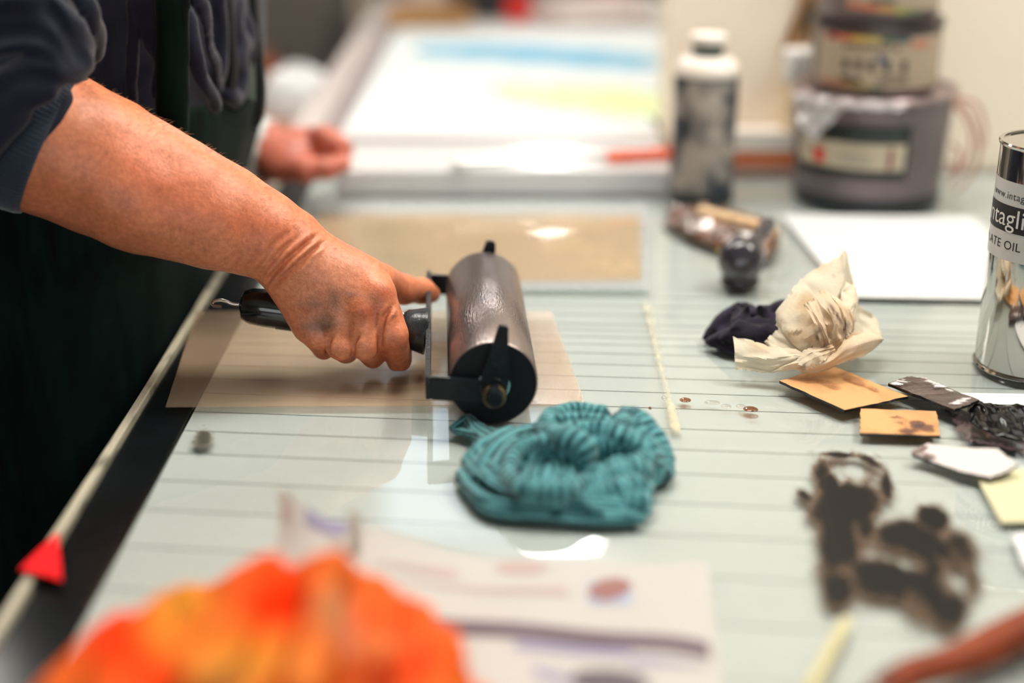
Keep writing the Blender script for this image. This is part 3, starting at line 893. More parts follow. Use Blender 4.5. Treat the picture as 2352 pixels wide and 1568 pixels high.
f.cap(hc + [.088, 0, .012], hc + [.112, 0, -.020], .010, .014, .010)
for s_ in (-1, 1):
    f.ell(hc + [.080, s_ * .031, .012], (.014, .015, .012), .004, None, 'cut')
    f.ell(hc + [.074, s_ * .031, .012], (.013, .013, .013), .001)
    f.ell(hc + [-.005, s_ * .078, -.005], (.020, .010, .032), .008)
f.ell(hc + [.094, 0, -.060], (.012, .026, .007), .005)
V, Q = f.mesh(2)
skinV.append(V); skinQ.append(Q); skinC.append(np.tile(base, (len(V), 1)))
o_, VV, QQ = 0, [], []
for V, Q in zip(skinV, skinQ): VV.append(V); QQ.append(Q + o_); o_ += len(V)
M_SKIN = attr_mat('skin', 'col', 0.40, spec=0.5, bump=0.22, bscale=620)
b_ = M_SKIN.node_tree.nodes['Principled BSDF']
b_.inputs['Subsurface Weight'].default_value = 0.12; b_.inputs['Subsurface Radius'].default_value = (1, .3, .15); b_.inputs['Subsurface Scale'].default_value = 0.003
nt = M_SKIN.node_tree; at = [n for n in nt.nodes if n.type == 'ATTRIBUTE'][0]
tc = N(nt, 'ShaderNodeTexCoord'); no = N(nt, 'ShaderNodeTexNoise'); no.inputs['Scale'].default_value = 260; no.inputs['Detail'].default_value = 4; no.inputs['Roughness'].default_value = .7
nt.links.new(tc.outputs['Object'], no.inputs['Vector'])
rp = N(nt, 'ShaderNodeValToRGB'); rp.color_ramp.elements[0].position = .32; rp.color_ramp.elements[0].color = (.78, .66, .60, 1); rp.color_ramp.elements[1].position = .68; rp.color_ramp.elements[1].color = (1.1, 1.12, 1.14, 1)
nt.links.new(no.outputs['Fac'], rp.inputs[0])
mx = N(nt, 'ShaderNodeMix', data_type='RGBA', blend_type='MULTIPLY'); mx.inputs[0].default_value = 1.0
nt.links.new(at.outputs['Color'], mx.inputs[6]); nt.links.new(rp.outputs[0], mx.inputs[7]); nt.links.new(mx.outputs[2], b_.inputs['Base Color'])
body = pl(quad_obj('body', np.concatenate(VV), np.concatenate(QQ), M_SKIN, person))
attrcol(body, 'col', np.concatenate(skinC))
# hair on the forearm
hv, hf = [], []
fv, fn_ = skinV[0], nrm
cand = np.where((px > 180) & (px < 620) & (py < 300 + (px - 180) * .62))[0]
for i in rr_.choice(cand, 520):
    if fn_[i, 2] < 0.15: continue
    p = fv[i]; d = fn_[i] * .55 + np.array([.55, 0, -.15]) + rr_.normal(0, .22, 3); d /= np.linalg.norm(d); L_ = rr_.uniform(.003, .0065)
    s_ = np.cross(d, [0, 1, 0]); s_ /= np.linalg.norm(s_); w_ = .00010; k = len(hv)
    b2 = np.cross(d, s_)
    m_ = p + d * L_ * .5; e_ = p + d * L_ + np.array([.1, 0, -.5]) * L_ * .3
    hv += [p + s_ * w_, p - s_ * w_, p + b2 * w_, m_ + s_ * w_ * .8, m_ - s_ * w_ * .8, m_ + b2 * w_ * .8, e_]
    hf += [(k, k + 1, k + 4, k + 3), (k + 1, k + 2, k + 5, k + 4), (k + 2, k, k + 3, k + 5), (k + 3, k + 4, k + 6), (k + 4, k + 5, k + 6), (k + 5, k + 3, k + 6)]
o = pl(from_pd('arm_hair', hv, hf, mat('arm_hair', srgb(150, 104, 74), 0.4), person, True)); o['kind'] = 'stuff'
f = Field((-.46, 1.24, 1.52), (-.18, 1.50, 1.78), 0.007)
f.ell(hc + [-.012, 0, .014], (.104, .084, .116), 0); f.ell(hc + [.085, 0, -.03], (.09, .10, .075), .01, None, 'cut'); f.ell(hc + [.02, 0, -.14], (.14, .14, .09), .01, None, 'cut')
V, Q = f.mesh(1); V = V + 0.004 * vnoise(V, 60)[:, None]
pl(quad_obj('hair', V, Q, mat('hair', (.05, .035, .025), .5, var=.4, vscale=80), person))

# ---- sweatshirt with pushed-up sleeves
f = Field((-0.62, 0.955, 0.86), (-0.19, 1.78, 1.53), 0.0030)
f.func(lambda x, y, z: np.maximum(torso(x, y, z, 0.0), np.maximum(0.90 - z, z - 1.485)))
f.cap(shR + np.array([-.012, 0, 0]), c[0] + np.array([0.000, 0, 0.002]), .066, .0615, .012); f.cap(c[0], aty(66, 298, 1.05), .0615, .0570, .006, VW, 1.12)
f.cap(shL, el, .078, .062, .03); f.cap(el, aty(560, 336, 1.58), .056, .036, .01)
FOLD = [([(-30, 60, 1.000), (60, 52, .998), (140, 82, 1.0), (186, 122, 1.010), (200, 152, 1.024)], .0055), ([(-30, 112, .996), (50, 100, .993), (120, 124, .997), (160, 148, 1.004), (182, 168, 1.016)], .0056),
        ([(-30, 200, .990), (40, 160, .989), (110, 158, .993), (144, 168, 1.0), (166, 176, 1.012)], .0050), ([(-30, 262, .989), (30, 214, .987), (80, 194, .990), (126, 188, .998)], .0050),
        ([(60, -20, 1.008), (130, 22, 1.006), (180, 62, 1.014), (208, 118, 1.032)], .0055), ([(160, -30, 1.024), (204, 20, 1.026), (222, 74, 1.042), (218, 132, 1.050)], .0052),
        ([(-40, 330, .989), (10, 268, .986), (66, 232, .987), (110, 214, .990)], .0050), ([(-40, 16, 1.0), (30, 4, 1.0), (96, 18, 1.0), (150, 60, 1.004)], .0055),
        ([(-40, 390, .992), (-4, 330, .988), (44, 272, .988)], .0050),
        ([(300, -20, 1.173), (302, 70, 1.171), (296, 160, 1.171), (300, 250, 1.175)], .0040), ([(330, -20, 1.172), (334, 60, 1.170), (342, 130, 1.172)], .0035),
        ([(355, -20, 1.172), (366, 60, 1.168), (360, 140, 1.170), (350, 225, 1.174)], .0045), ([(440, -20, 1.195), (474, 50, 1.205), (500, 130, 1.235), (510, 200, 1.26)], .0050),
        ([(430, 30, 1.185), (446, 120, 1.182), (476, 200, 1.20), (496, 246, 1.22)], .0060), ([(505, -20, 1.268), (512, 90, 1.272), (508, 180, 1.268)], .0050),
        ([(548, 0, 1.32), (541, 50, 1.31), (550, 96, 1.315), (538, 140, 1.30)], .0060), ([(560, 90, 1.33), (549, 130, 1.31), (554, 175, 1.312), (541, 230, 1.30)], .0065), ([(524, 215, 1.28), (545, 228, 1.295)], .0065),
        ([(565, 40, 1.335), (572, 90, 1.335), (566, 150, 1.335)], .0045)]
for pts, r in FOLD:
    if pts[0][2] > 1.15: pts = [(a, b, y + .0032) for a, b, y in pts]
    f.path(smooth_path(aty_l(pts), 4), r, 0.0055)
for pts, r in (([(-30, 84, .986), (60, 76, .984), (130, 104, .986), (180, 146, .994)], .0050), ([(-30, 150, .980), (50, 130, .979), (120, 142, .982)], .0045), ([(-30, 232, .976), (30, 190, .975), (100, 176, .978)], .0045), ([(100, 20, .994), (160, 72, .996), (200, 130, 1.006)], .0045),
               ([(486, 40, 1.195), (520, 130, 1.235), (528, 200, 1.255)], .0060), ([(318, -10, 1.160), (318, 100, 1.160), (316, 220, 1.160)], .0050), ([(346, -10, 1.160), (350, 80, 1.158), (346, 200, 1.160)], .0050)):
    f.path(smooth_path(aty_l(pts), 4), r, 0.006, op='cut')
V, Q = f.mesh(2); V = V + (0.0022 * vnoise(V, 24, 3) + 0.0010 * vnoise(V, 60, 4) + 0.0060 * (np.abs(vnoise(V * [1, 1, .22], 26, 5)) - .3))[:, None] * np.array([1, 1, .4])
M_NAVY = mat('navy_knit', srgb(36, 39, 54), 0.9, var=0.25, vscale=60, bump=0.35, bscale=900, sheen=0.25, spec=0.1)
pl(quad_obj('sweatshirt', V, Q, M_NAVY, person))
# ribbed cuff of the right sleeve
Mx = np.array(axis_mat(c[1], c[2])); ex = np.linalg.inv(Mx[:3, :3]) @ VW
aF = math.atan2(ex[1], ex[0]); NA = 264
prof = [(-.026, .0560), (-.024, .0600), (-.014, .0602), (-.004, .0588), (.0010, .0570), (.0016, .0530)]
v, q = [], []
for i in range(NA):
    a = 2 * PI * i / NA; rib = 0.0008 * math.cos(i * 2 * PI / 3)
    u = math.cos(a - aF); rad = 1.0 / math.sqrt((u * 1.16) ** 2 + (1 - u * u))
    for z, r in prof: v.append(((r + rib) * rad * math.cos(a), (r + rib) * rad * math.sin(a), z))
k = len(prof)
for i in range(NA):
    j = (i + 1) % NA
    for s_ in range(k - 1): q.append((i * k + s_, j * k + s_, j * k + s_ + 1, i * k + s_ + 1))
pl(from_pd('sleeve_cuff', xf(v, Mx), q, mat('navy_rib', srgb(46, 56, 72), 0.85, bump=0.2, bscale=700, sheen=0.4, spec=0.2), person, True, 'ribbed navy cuff'))
# pale cuff at the left wrist
Mx = np.array(axis_mat(aty(568, 336, 1.575), aty(622, 352, 1.570)))
v, q = lathe([(.030, 0), (.038, .002), (.040, .008), (.036, .018), (.030, .024), (.026, .024)], 36, False)
v[:, :2] *= (1 + .05 * np.sin(np.arctan2(v[:, 1], v[:, 0]) * 9))[:, None]
pl(from_pd('glove_cuff', xf(v, Mx), q, mat('pale_cuff', srgb(206, 222, 220), .6), person, True, 'crumpled pale blue cuff'))
# apron
f = Field((-0.63, 1.12, 0.42), (-0.20, 1.63, 1.12), 0.0046)
def apr(x, y, z):
    d = torso(x, y, z, 0.0065)
    pleat = 0.0035 * np.sin(y * 62 + 3 * np.sin(y * 9)) * np.clip((1.02 - z) * 4, 0.2, 1)
    top = z - (1.088 - 0.35 * np.clip(x + .30, 0, 1))
    return np.maximum(d + pleat, np.maximum(top, 0.46 - z))
f.func(apr)
V, Q = f.mesh(1)
M_APR = mat('apron_cloth', srgb(9, 30, 25), 0.9, col2=srgb(4, 14, 13), vscale=26, stretch=(3, 3, .4), bump=0.2, bscale=500, sheen=0.05, spec=0.1)
pl(quad_obj('apron', V, Q, M_APR, person))
f = Field((-0.42, 1.05, 1.03), (-0.24, 1.30, 1.50), 0.0035)
f.path(smooth_path(aty_l([(396, 300, 1.172), (396, 180, 1.166), (396, 60, 1.166), (396, -60, 1.168), (392, -260, 1.180), (384, -420, 1.21)]), 4), .0145, 0, FW, 3.0)
V, Q = f.mesh(1)
pl(quad_obj('apron_strap', V, Q, M_APR, person))
for nm, pts, r, m_ in (('apron_string', [(578, -60), (583, 30), (592, 110), (600, 200), (596, 262), (582, 292)], .0050, mat('dark_string', (.008, .011, .014), .6)),
                       ('apron_string', [(520, -40), (528, 60), (535, 150), (530, 205)], .0050, None),
                       ('string_end', [(560, 70), (574, 110), (578, 150), (577, 215), (574, 282)], .0052, mat('pale_string', srgb(126, 138, 122), .6))):
    o = pl(tube(nm, smooth_path([aty(a, b, 1.345 if a > 545 else 1.285) for a, b in pts], 5), r, m_ or bpy.data.materials['dark_string'], person, 10))
# trousers and shoes
f = Field((-0.62, 1.12, 0.05), (-0.26, 1.63, 0.95), 0.008)
for y in (1.27, 1.48):
    f.cap((-.44, 1.375 + (y - 1.375) * .8, .86), (-.44, y, .48), .080, .072, .03); f.cap((-.44, y, .48), (-.455, y, .10), .074, .062, .01)
f.cap((-.445, 1.31, .88), (-.445, 1.44, .88), .090, .090, .02)
V, Q = f.mesh(1); V = V + 0.004 * vnoise(V, 18)[:, None]
pl(quad_obj('trousers', V, Q, mat('black_denim', (.010, .011, .014), .85, bump=.2, bscale=600), person))
for y in (1.27, 1.48):
    f = Field((-.54, y - .08, 0.0), (-.22, y + .08, .16), 0.005)
    f.ell((-.43, y, .045), (.075, .046, .055), .02); f.ell((-.32, y + (y - 1.375) * .15, .032), (.085, .048, .038), .03); f.cap((-.45, y, .05), (-.45, y, .12), .048, .046, .02)
    f.floor(0.002)
    V, Q = f.mesh(1)
    pl(quad_obj('shoe', V, Q, mat('shoe_leather', (.012, .010, .009), .4), person))
# ------------------------------------------------------------------ crumpled cloths
def cloth(name, label, folds, h, m, lo_off=0.004, smooth=1, base=(), k=0.006, noise=0.0012, stripes=None, cat='cloth', group=None, wedge=0, cuts=()):
    """folds: [(points (px, py, height), radius, stripe mode)], one continuous crumpled cloth"""
    P = [smooth_path(np.array([onz(a, b, TOP + z) for a, b, z in pts]), 5) for pts, r, *_ in folds]
    allp = np.concatenate(P); mr = max([max(r) if hasattr(r, '__len__') else r for _, r, *_ in folds])
    lo = allp.min(0) - mr - .02; hi = allp.max(0) + mr + .02; lo[2] = TOP - 0.004
    f = Field(lo, hi, h)
    for (cx, cy, cz, rx, ry, rz) in base: f.ell(onz(cx, cy, TOP + cz), (rx, ry, rz), 0.006)
    for (pts, r, *rest), p in zip(folds, P):
        if hasattr(r, '__len__'): rr = np.interp(np.linspace(0, 1, len(p)), np.linspace(0, 1, len(r)), r)
        else: rr = np.full(len(p), r)
        f.path(p, list(rr), k)
        if wedge:
            for q, r0 in zip(p[::2], rr[::2]):
                if q[2] - TOP > .004: f.cap(q, (q[0], q[1], TOP), r0 * .9, r0 * wedge, k)
    for pts, r0 in cuts:
        f.path(smooth_path(np.array([onz(a, b, TOP + z) for a, b, z in pts]), 4), r0, .003, op='cut')
    f.floor(TOP + 0.0009)
    V, Q = f.mesh(smooth)
    up = np.clip((V[:, 2] - TOP - .001) / .004, 0, 1)[:, None]
    V = V + up * noise * (vnoise(V, 90, 1) + 0.6 * vnoise(V, 210, 2))[:, None] * np.array([1, 1, 1])
    V[:, 2] = np.maximum(V[:, 2], TOP + 0.0009)
    o = quad_obj(name, V, Q, m)
    if stripes:
        best = np.full(len(V), 1e9); sv = np.zeros(len(V))
        for i, ((pts, r, mode), p) in enumerate(zip(folds, P)):
            seg = np.concatenate([[0], np.cumsum(np.linalg.norm(np.diff(p, axis=0), axis=1))])
            for j in range(len(p) - 1):
                a, b = p[j], p[j + 1]; d = b - a
                t = np.clip(((V - a) @ d) / (d @ d + 1e-12), 0, 1); q = V - a - t[:, None] * d
                dd = np.linalg.norm(q, axis=1) - (r if not hasattr(r, '__len__') else max(r))
                if mode == 'x': val = seg[j] + t * (seg[j + 1] - seg[j])
                else:
                    ang = np.arctan2(q[:, 2], q @ np.cross([0, 0, 1], d / (np.linalg.norm(d) + 1e-12)))
                    val = ang * (r if not hasattr(r, '__len__') else max(r))
                m_ = dd < best - 0.0004; best[m_] = dd[m_]; sv[m_] = val[m_] + i * 0.01
        attr(o, 's', sv + 0.0005 * vnoise(V, 60, 9))
    return tagset(o, label, cat, group)

M_TEAL = mat('teal_weave', (.1, .3, .3), 0.9, bump=0.5, bscale=700, sheen=0.3, spec=0.15)
nt = M_TEAL.node_tree
a = N(nt, 'ShaderNodeAttribute'); a.attribute_name = 's'
mm = N(nt, 'ShaderNodeMath', operation='MULTIPLY'); mm.inputs[1].default_value = 2 * PI / 0.0054
sn = N(nt, 'ShaderNodeMath', operation='SINE'); mr = N(nt, 'ShaderNodeMapRange'); mr.inputs['From Min'].default_value = -0.7; mr.inputs['From Max'].default_value = 0.5
rp = N(nt, 'ShaderNodeValToRGB'); rp.color_ramp.elements[0].color = rgb(srgb(14, 68, 76)); rp.color_ramp.elements[1].color = rgb(srgb(92, 156, 160))
nt.links.new(a.outputs['Fac'], mm.inputs[0]); nt.links.new(mm.outputs[0], sn.inputs[0]); nt.links.new(sn.outputs[0], mr.inputs[0]); nt.links.new(mr.outputs[0], rp.inputs[0])
nt.links.new(rp.outputs[0], nt.nodes['Principled BSDF'].inputs['Base Color'])
RAG = [
    ([(1072, 1122, .003), (1130, 1172, .004), (1250, 1184, .004), (1380, 1194, .004), (1470, 1194, .003)], [.004, .006, .006, .0055, .004], 'l'),
    ([(1066, 1092, .010), (1110, 1142, .011), (1200, 1166, .011), (1330, 1176, .009), (1450, 1184, .008)], [.006, .006, .006, .005, .004], 'l'),
    ([(1078, 1062, .018), (1130, 1116, .019), (1210, 1146, .017), (1310, 1156, .014), (1420, 1170, .011)], [.006, .006, .006, .005, .004], 'l'),
    ([(1098, 1044, .022), (1140, 1090, .024), (1200, 1128, .022), (1270, 1144, .019)], [.005, .0055, .005, .004], 'l'),
    ([(1080, 1056, .020), (1112, 1024, .024), (1150, 1004, .022), (1180, 996, .018)], .0055, 'l'),
    ([(1110, 1066, .027), (1142, 1026, .031), (1186, 1000, .028), (1226, 994, .022)], .0055, 'l'),
    ([(1140, 1076, .029), (1158, 1044, .032), (1186, 1016, .032)], .0045, 'l'),
    ([(1170, 1094, .036), (1174, 1056, .041), (1200, 1024, .044), (1238, 1012, .043), (1272, 1022, .036)], .0048, 'x'),
    ([(1168, 1092, .035), (1198, 1116, .036), (1250, 1126, .034), (1300, 1126, .032), (1340, 1102, .033), (1384, 1076, .036), (1440, 1056, .037), (1490, 1058, .031)], [.0045, .0055, .006, .0055, .005, .0055, .006, .006], 'x'),
    ([(1204, 1096, .026), (1216, 1062, .030), (1246, 1036, .032), (1284, 1030, .028)], .0045, 'l'),
    ([(1240, 1100, .018), (1256, 1070, .022), (1284, 1054, .022)], .004, 'l'),
    ([(1296, 1096, .018), (1316, 1066, .026), (1302, 1034, .030)], .0045, 'l'),
    ([(1236, 1014, .030), (1280, 1044, .028), (1300, 1090, .022), (1290, 1118, .018)], [.004, .006, .006, .004], 'l'),
    ([(1342, 1122, .024), (1400, 1096, .030), (1456, 1080, .031), (1484, 1086, .024)], [.006, .007, .007, .006], 'x'),
    ([(1340, 1146, .015), (1410, 1128, .022), (1462, 1118, .023), (1480, 1130, .016)], [.006, .008, .008, .006], 'x'),
    ([(1370, 1164, .009), (1430, 1156, .013), (1472, 1154, .013)], .0065, 'x'),
    ([(1247, 990, .040), (1290, 1000, .045), (1332, 1022, .044), (1350, 1052, .036), (1340, 1074, .026)], [.006, .008, .008, .007, .006], 'x'),
    ([(1248, 978, .036), (1266, 952, .036), (1324, 940, .035), (1386, 954, .033)], .0052, 'x'),
    ([(1270, 970, .038), (1330, 962, .038), (1390, 972, .037)], .0050, 'x'),
    ([(1310, 990, .041), (1374, 990, .042), (1430, 1004, .041), (1470, 1026, .035)], [.007, .008, .008, .008], 'x'),
    ([(1360, 1022, .036), (1410, 1018, .037), (1456, 1030, .033)], .007, 'x'),
    ([(1436, 948, .034), (1470, 970, .035), (1506, 1010, .029), (1522, 1050, .019), (1518, 1084, .010)], [.005, .007, .008, .008, .007], 'x'),
    ([(1420, 968, .036), (1460, 996, .037), (1492, 1034, .031), (1504, 1076, .018)], [.006, .008, .008, .007], 'x'),
    ([(1036, 984, .004), (1074, 964, .008), (1110, 986, .009), (1150, 1006, .011), (1200, 1006, .016)], [.002, .004, .004, .005, .006], 'l'),
    ([(1042, 990, .003), (1090, 1000, .006), (1130, 1016, .010)], [.002, .004, .005], 'l'),
    ([(1078, 968, .009), (1100, 998, .008), (1140, 1022, .012)], [.003, .003, .005], 'l'),
    ([(1170, 1004, .012), (1220, 994, .014), (1264, 990, .018)], .0055, 'l')]
def low(p):
    k = np.interp(p[1], [960, 1000, 1070, 1200], [.80, .72, .56, .60]); return (p[0], p[1], p[2] * k)
RAG = [([low(p) for p in a[0]],) + tuple(a[1:]) for a in RAG]
cloth('cleaning_rag', 'crumpled teal striped cleaning rag lying in front of the roller', RAG,
    0.0013, M_TEAL, base=[(1270, 1096, .003, .056, .040, .012), (1420, 1070, .003, .030, .040, .014), (1424, 1136, .007, .022, .018, .0115)], k=0.0018, stripes=True, wedge=1.25, noise=.0012,
    cuts=[([(1274, 1098, .018), (1296, 1076, .020), (1286, 1050, .022)], .0035), ([(1350, 1096, .018), (1390, 1060, .021), (1440, 1044, .024)], .0062), ([(1196, 1084, .019), (1206, 1052, .022)], .0025), ([(1090, 1080, .010), (1130, 1132, .010), (1220, 1158, .009), (1340, 1168, .007)], .0034), ([(1084, 1108, .006), (1130, 1156, .006), (1240, 1176, .005), (1380, 1186, .005)], .0026)])

M_VIO = mat('violet_rag', srgb(34, 25, 48), 0.8, col2=srgb(12, 11, 20), vscale=70, bump=0.3, bscale=400, sheen=0.12, spec=.2)
cloth('ink_rag', 'small crumpled dark violet rag beside the crumpled tan paper', [
    ([(1618, 776, .003), (1660, 742, .012), (1700, 722, .018), (1745, 726, .018)], [.002, .008, .010, .010]),
    ([(1628, 782, .004), (1680, 776, .012), (1730, 770, .014), (1790, 776, .012)], [.003, .008, .010, .010]),
    ([(1660, 790, .005), (1720, 798, .006), (1790, 800, .006)], .006),
    ([(1700, 740, .022), (1712, 720, .028), (1716, 708, .034)], [.006, .003, .001]),
    ([(1700, 734, .022), (1690, 716, .026), (1688, 706, .030)], [.006, .003, .001]),
    ([(1755, 734, .020), (1752, 712, .028), (1742, 704, .034)], [.008, .004, .001]),
    ([(1740, 728, .020), (1790, 716, .024), (1830, 724, .020)], .009),
    ([(1690, 756, .020), (1730, 742, .022), (1770, 752, .020)], .005),
    ([(1776, 740, .016), (1800, 766, .014), (1820, 780, .010)], .010)],
    0.0014, M_VIO, base=[(1730, 765, .006, .035, .028, .011)], k=0.002, noise=.0022, wedge=1.3)

# ---- crumpled tan paper: one torn sheet, gathered into folds
def coons(top, bot, nu=26, nv=18, bulge=(0, -.006, .003), seed=1, facet=.0024, fill=1.0):
    """patch between two edges given as (px, py, y) points"""
    def edge(e):
        p = smooth_path(np.array([aty(*q) for q in e]), 8)
        t = np.concatenate([[0], np.cumsum(np.linalg.norm(np.diff(p, axis=0), axis=1))]); t /= t[-1]
        u = np.linspace(0, 1, nu + 1); return np.stack([np.interp(u, t, p[:, i]) for i in range(3)], 1)
    a, b = edge(top), edge(bot)
    rs = np.random.RandomState(seed)
    V = np.zeros((nu + 1, nv + 1, 3))
    for j in range(nv + 1):
        t = j / nv; V[:, j] = a * (1 - t) + b * t + np.array(bulge) * math.sin(PI * t)
    P = V.reshape(-1, 3)
    uv = np.stack(np.meshgrid(np.linspace(0, 1, nu + 1), np.linspace(0, 1, nv + 1), indexing='ij'), -1).reshape(-1, 2)
    h = np.zeros(len(P))
    for _ in range(16):                      # straight creases across the patch
        d = rs.normal(0, 1, 2); d /= np.linalg.norm(d); o_ = rs.rand(2) @ d; w_ = rs.uniform(.06, .2)
        h += rs.uniform(-1, 1) * np.maximum(0, 1 - np.abs(uv @ d - o_) / w_)
    P = P + np.array([.12, -.85, .35]) * (1.5 * facet * h)[:, None]
    rag = (np.minimum(uv[:, 1], 1 - uv[:, 1]) < .01)
    P[rag] += rs.normal(0, .0005, (rag.sum(), 3))
    P[:, 2] = np.maximum(P[:, 2], TOP + .0012)
    Q = [(i * (nv + 1) + j, i * (nv + 1) + j + 1, (i + 1) * (nv + 1) + j + 1, (i + 1) * (nv + 1) + j) for i in range(nu) for j in range(nv)]
    return P, np.array(Q)
PATCH = [
    # tall flap at the back
    ([(1842, 642, 1.122), (1870, 617, 1.130), (1922, 592, 1.137), (1936, 576, 1.140), (1948, 606, 1.142), (1958, 650, 1.140), (1966, 688, 1.135)], [(1858, 760, 1.085), (1880, 770, 1.082), (1900, 776, 1.080), (1915, 778, 1.080), (1930, 774, 1.082), (1948, 768, 1.085), (1960, 760, 1.090)], (0, -.004, .0), .0030),
    # broad left flap that faces the camera
    ([(1784, 748, 1.080), (1780, 716, 1.086), (1806, 680, 1.094), (1842, 640, 1.105), (1858, 652, 1.100), (1884, 690, 1.092), (1906, 716, 1.086)], [(1850, 820, 1.052), (1862, 818, 1.050), (1878, 812, 1.050), (1890, 806, 1.050), (1900, 800, 1.052), (1908, 792, 1.054), (1914, 784, 1.056)], (-.002, -.010, .004), .0030),
    # left tuck
    ([(1800, 742, 1.078), (1778, 762, 1.074), (1757, 786, 1.070), (1776, 804, 1.064)], [(1856, 800, 1.056), (1850, 812, 1.054), (1840, 822, 1.052), (1826, 828, 1.050)], (0, -.004, .002), .0016),
    # long strip at the front left
    ([(1684, 774, 1.066), (1722, 780, 1.062), (1770, 794, 1.058), (1828, 802, 1.052), (1850, 818, 1.048)], [(1688, 848, 1.050), (1728, 852, 1.047), (1768, 857, 1.044), (1812, 842, 1.041), (1850, 834, 1.038)], (0, -.004, .001), .0012),
    # front lip
    ([(1806, 836, 1.046), (1840, 822, 1.044), (1876, 826, 1.042), (1914, 812, 1.042), (1944, 780, 1.048), (1984, 764, 1.056), (2016, 766, 1.066), (2028, 778, 1.074)], [(1770, 856, 1.043), (1826, 850, 1.040), (1866, 857, 1.037), (1906, 848, 1.038), (1950, 830, 1.042), (1990, 816, 1.050), (2012, 800, 1.060), (2024, 786, 1.072)], (0, -.006, .003), .0018),
    # right ruffle
    ([(1918, 690, 1.086), (1948, 688, 1.104), (1976, 704, 1.118), (2004, 722, 1.122), (2018, 738, 1.112), (2028, 772, 1.092)], [(1924, 790, 1.058), (1932, 790, 1.060), (1944, 786, 1.064), (1960, 780, 1.068), (1980, 776, 1.072), (2004, 780, 1.076)], (.002, .004, -.006), .0028),
    # rolled folds in the middle
    ([(1878, 668, 1.074), (1892, 668, 1.078), (1904, 672, 1.084)], [(1930, 784, 1.048), (1940, 780, 1.050), (1950, 774, 1.056)], (.002, -.006, .002), .0012),
    ([(1898, 672, 1.082), (1908, 676, 1.084), (1920, 682, 1.088)], [(1946, 774, 1.052), (1956, 766, 1.058), (1962, 758, 1.064)], (.004, -.005, .003), .0010),
    ([(1846, 700, 1.066), (1858, 690, 1.068), (1872, 684, 1.070)], [(1888, 800, 1.042), (1896, 796, 1.042), (1906, 792, 1.044)], (0, -.007, .003), .0012),
    ([(1822, 834, 1.040), (1846, 804, 1.046), (1880, 796, 1.048), (1910, 792, 1.050)], [(1852, 850, 1.034), (1872, 840, 1.034), (1894, 826, 1.036), (1918, 806, 1.044)], (0, -.003, .002), .0012)]
PATCH += [([(1862, 790, 1.052), (1880, 786, 1.054), (1904, 780, 1.060), (1930, 776, 1.066)], [(1850, 846, 1.042), (1880, 838, 1.042), (1912, 824, 1.044), (1944, 806, 1.050)], (0, .004, 0), .0010),
          ([(1930, 640, 1.118), (1952, 650, 1.112), (1966, 664, 1.108), (1968, 690, 1.10)], [(1914, 720, 1.088), (1924, 730, 1.080), (1934, 738, 1.076), (1944, 744, 1.076)], (.002, -.004, 0), .0014)]
PV, PQ, o0 = [], [], 0
for i_, (a_, b_, bl_, fc_) in enumerate(PATCH):
    P_, Q_ = coons(a_, b_, 30, 20, bl_, 20 + i_, fc_); PV.append(P_); PQ.append(Q_ + o0); o0 += len(P_)
V = np.concatenate(PV); Q = np.concatenate(PQ)
V = V + np.array([.3, -.8, .4]) * (.0012 * vnoise(V, 60, 3) + .0006 * vnoise(V, 170, 5))[:, None]; V[:, 2] = np.maximum(V[:, 2], TOP + .0012)
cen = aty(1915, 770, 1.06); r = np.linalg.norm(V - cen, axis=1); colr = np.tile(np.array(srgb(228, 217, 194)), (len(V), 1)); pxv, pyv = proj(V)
def mixc(g, c_):
    global colr
    g = np.clip(g, 0, 1)[:, None]; colr = colr * (1 - g) + np.array(c_) * g
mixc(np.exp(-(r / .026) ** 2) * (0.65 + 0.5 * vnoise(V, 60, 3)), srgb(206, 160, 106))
mixc((vnoise(V, 50, 4) - .30) * 1.2, srgb(206, 168, 120))
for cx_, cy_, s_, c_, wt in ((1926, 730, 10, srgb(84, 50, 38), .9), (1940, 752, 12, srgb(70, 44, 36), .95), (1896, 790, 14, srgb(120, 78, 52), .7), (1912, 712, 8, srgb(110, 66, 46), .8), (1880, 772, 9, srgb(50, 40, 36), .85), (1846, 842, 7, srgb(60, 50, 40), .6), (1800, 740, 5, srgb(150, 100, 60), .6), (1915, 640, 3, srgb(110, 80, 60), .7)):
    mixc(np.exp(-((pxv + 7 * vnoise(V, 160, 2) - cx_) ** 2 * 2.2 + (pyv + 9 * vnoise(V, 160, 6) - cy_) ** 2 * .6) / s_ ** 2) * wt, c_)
m = attr_mat('tan_tissue', 'col', 0.75, spec=0.2, bump=0.25, bscale=350)
nt = m.node_tree; b = nt.nodes['Principled BSDF']
tl = N(nt, 'ShaderNodeBsdfTranslucent'); mx = N(nt, 'ShaderNodeMixShader'); mx.inputs[0].default_value = 0.28
at = N(nt, 'ShaderNodeAttribute'); at.attribute_name = 'col'; nt.links.new(at.outputs['Color'], tl.inputs[0])
nt.links.new(b.outputs[0], mx.inputs[1]); nt.links.new(tl.outputs[0], mx.inputs[2]); nt.links.new(mx.outputs[0], nt.nodes['Material Output'].inputs[0])
o = quad_obj('crumpled_paper', V, Q, m); attrcol(o, 'col', colr)
tagset(o, 'crumpled tan tissue paper standing open like a flower behind the cardboard', 'paper')
o.data.set_sharp_from_angle(angle=math.radians(22))

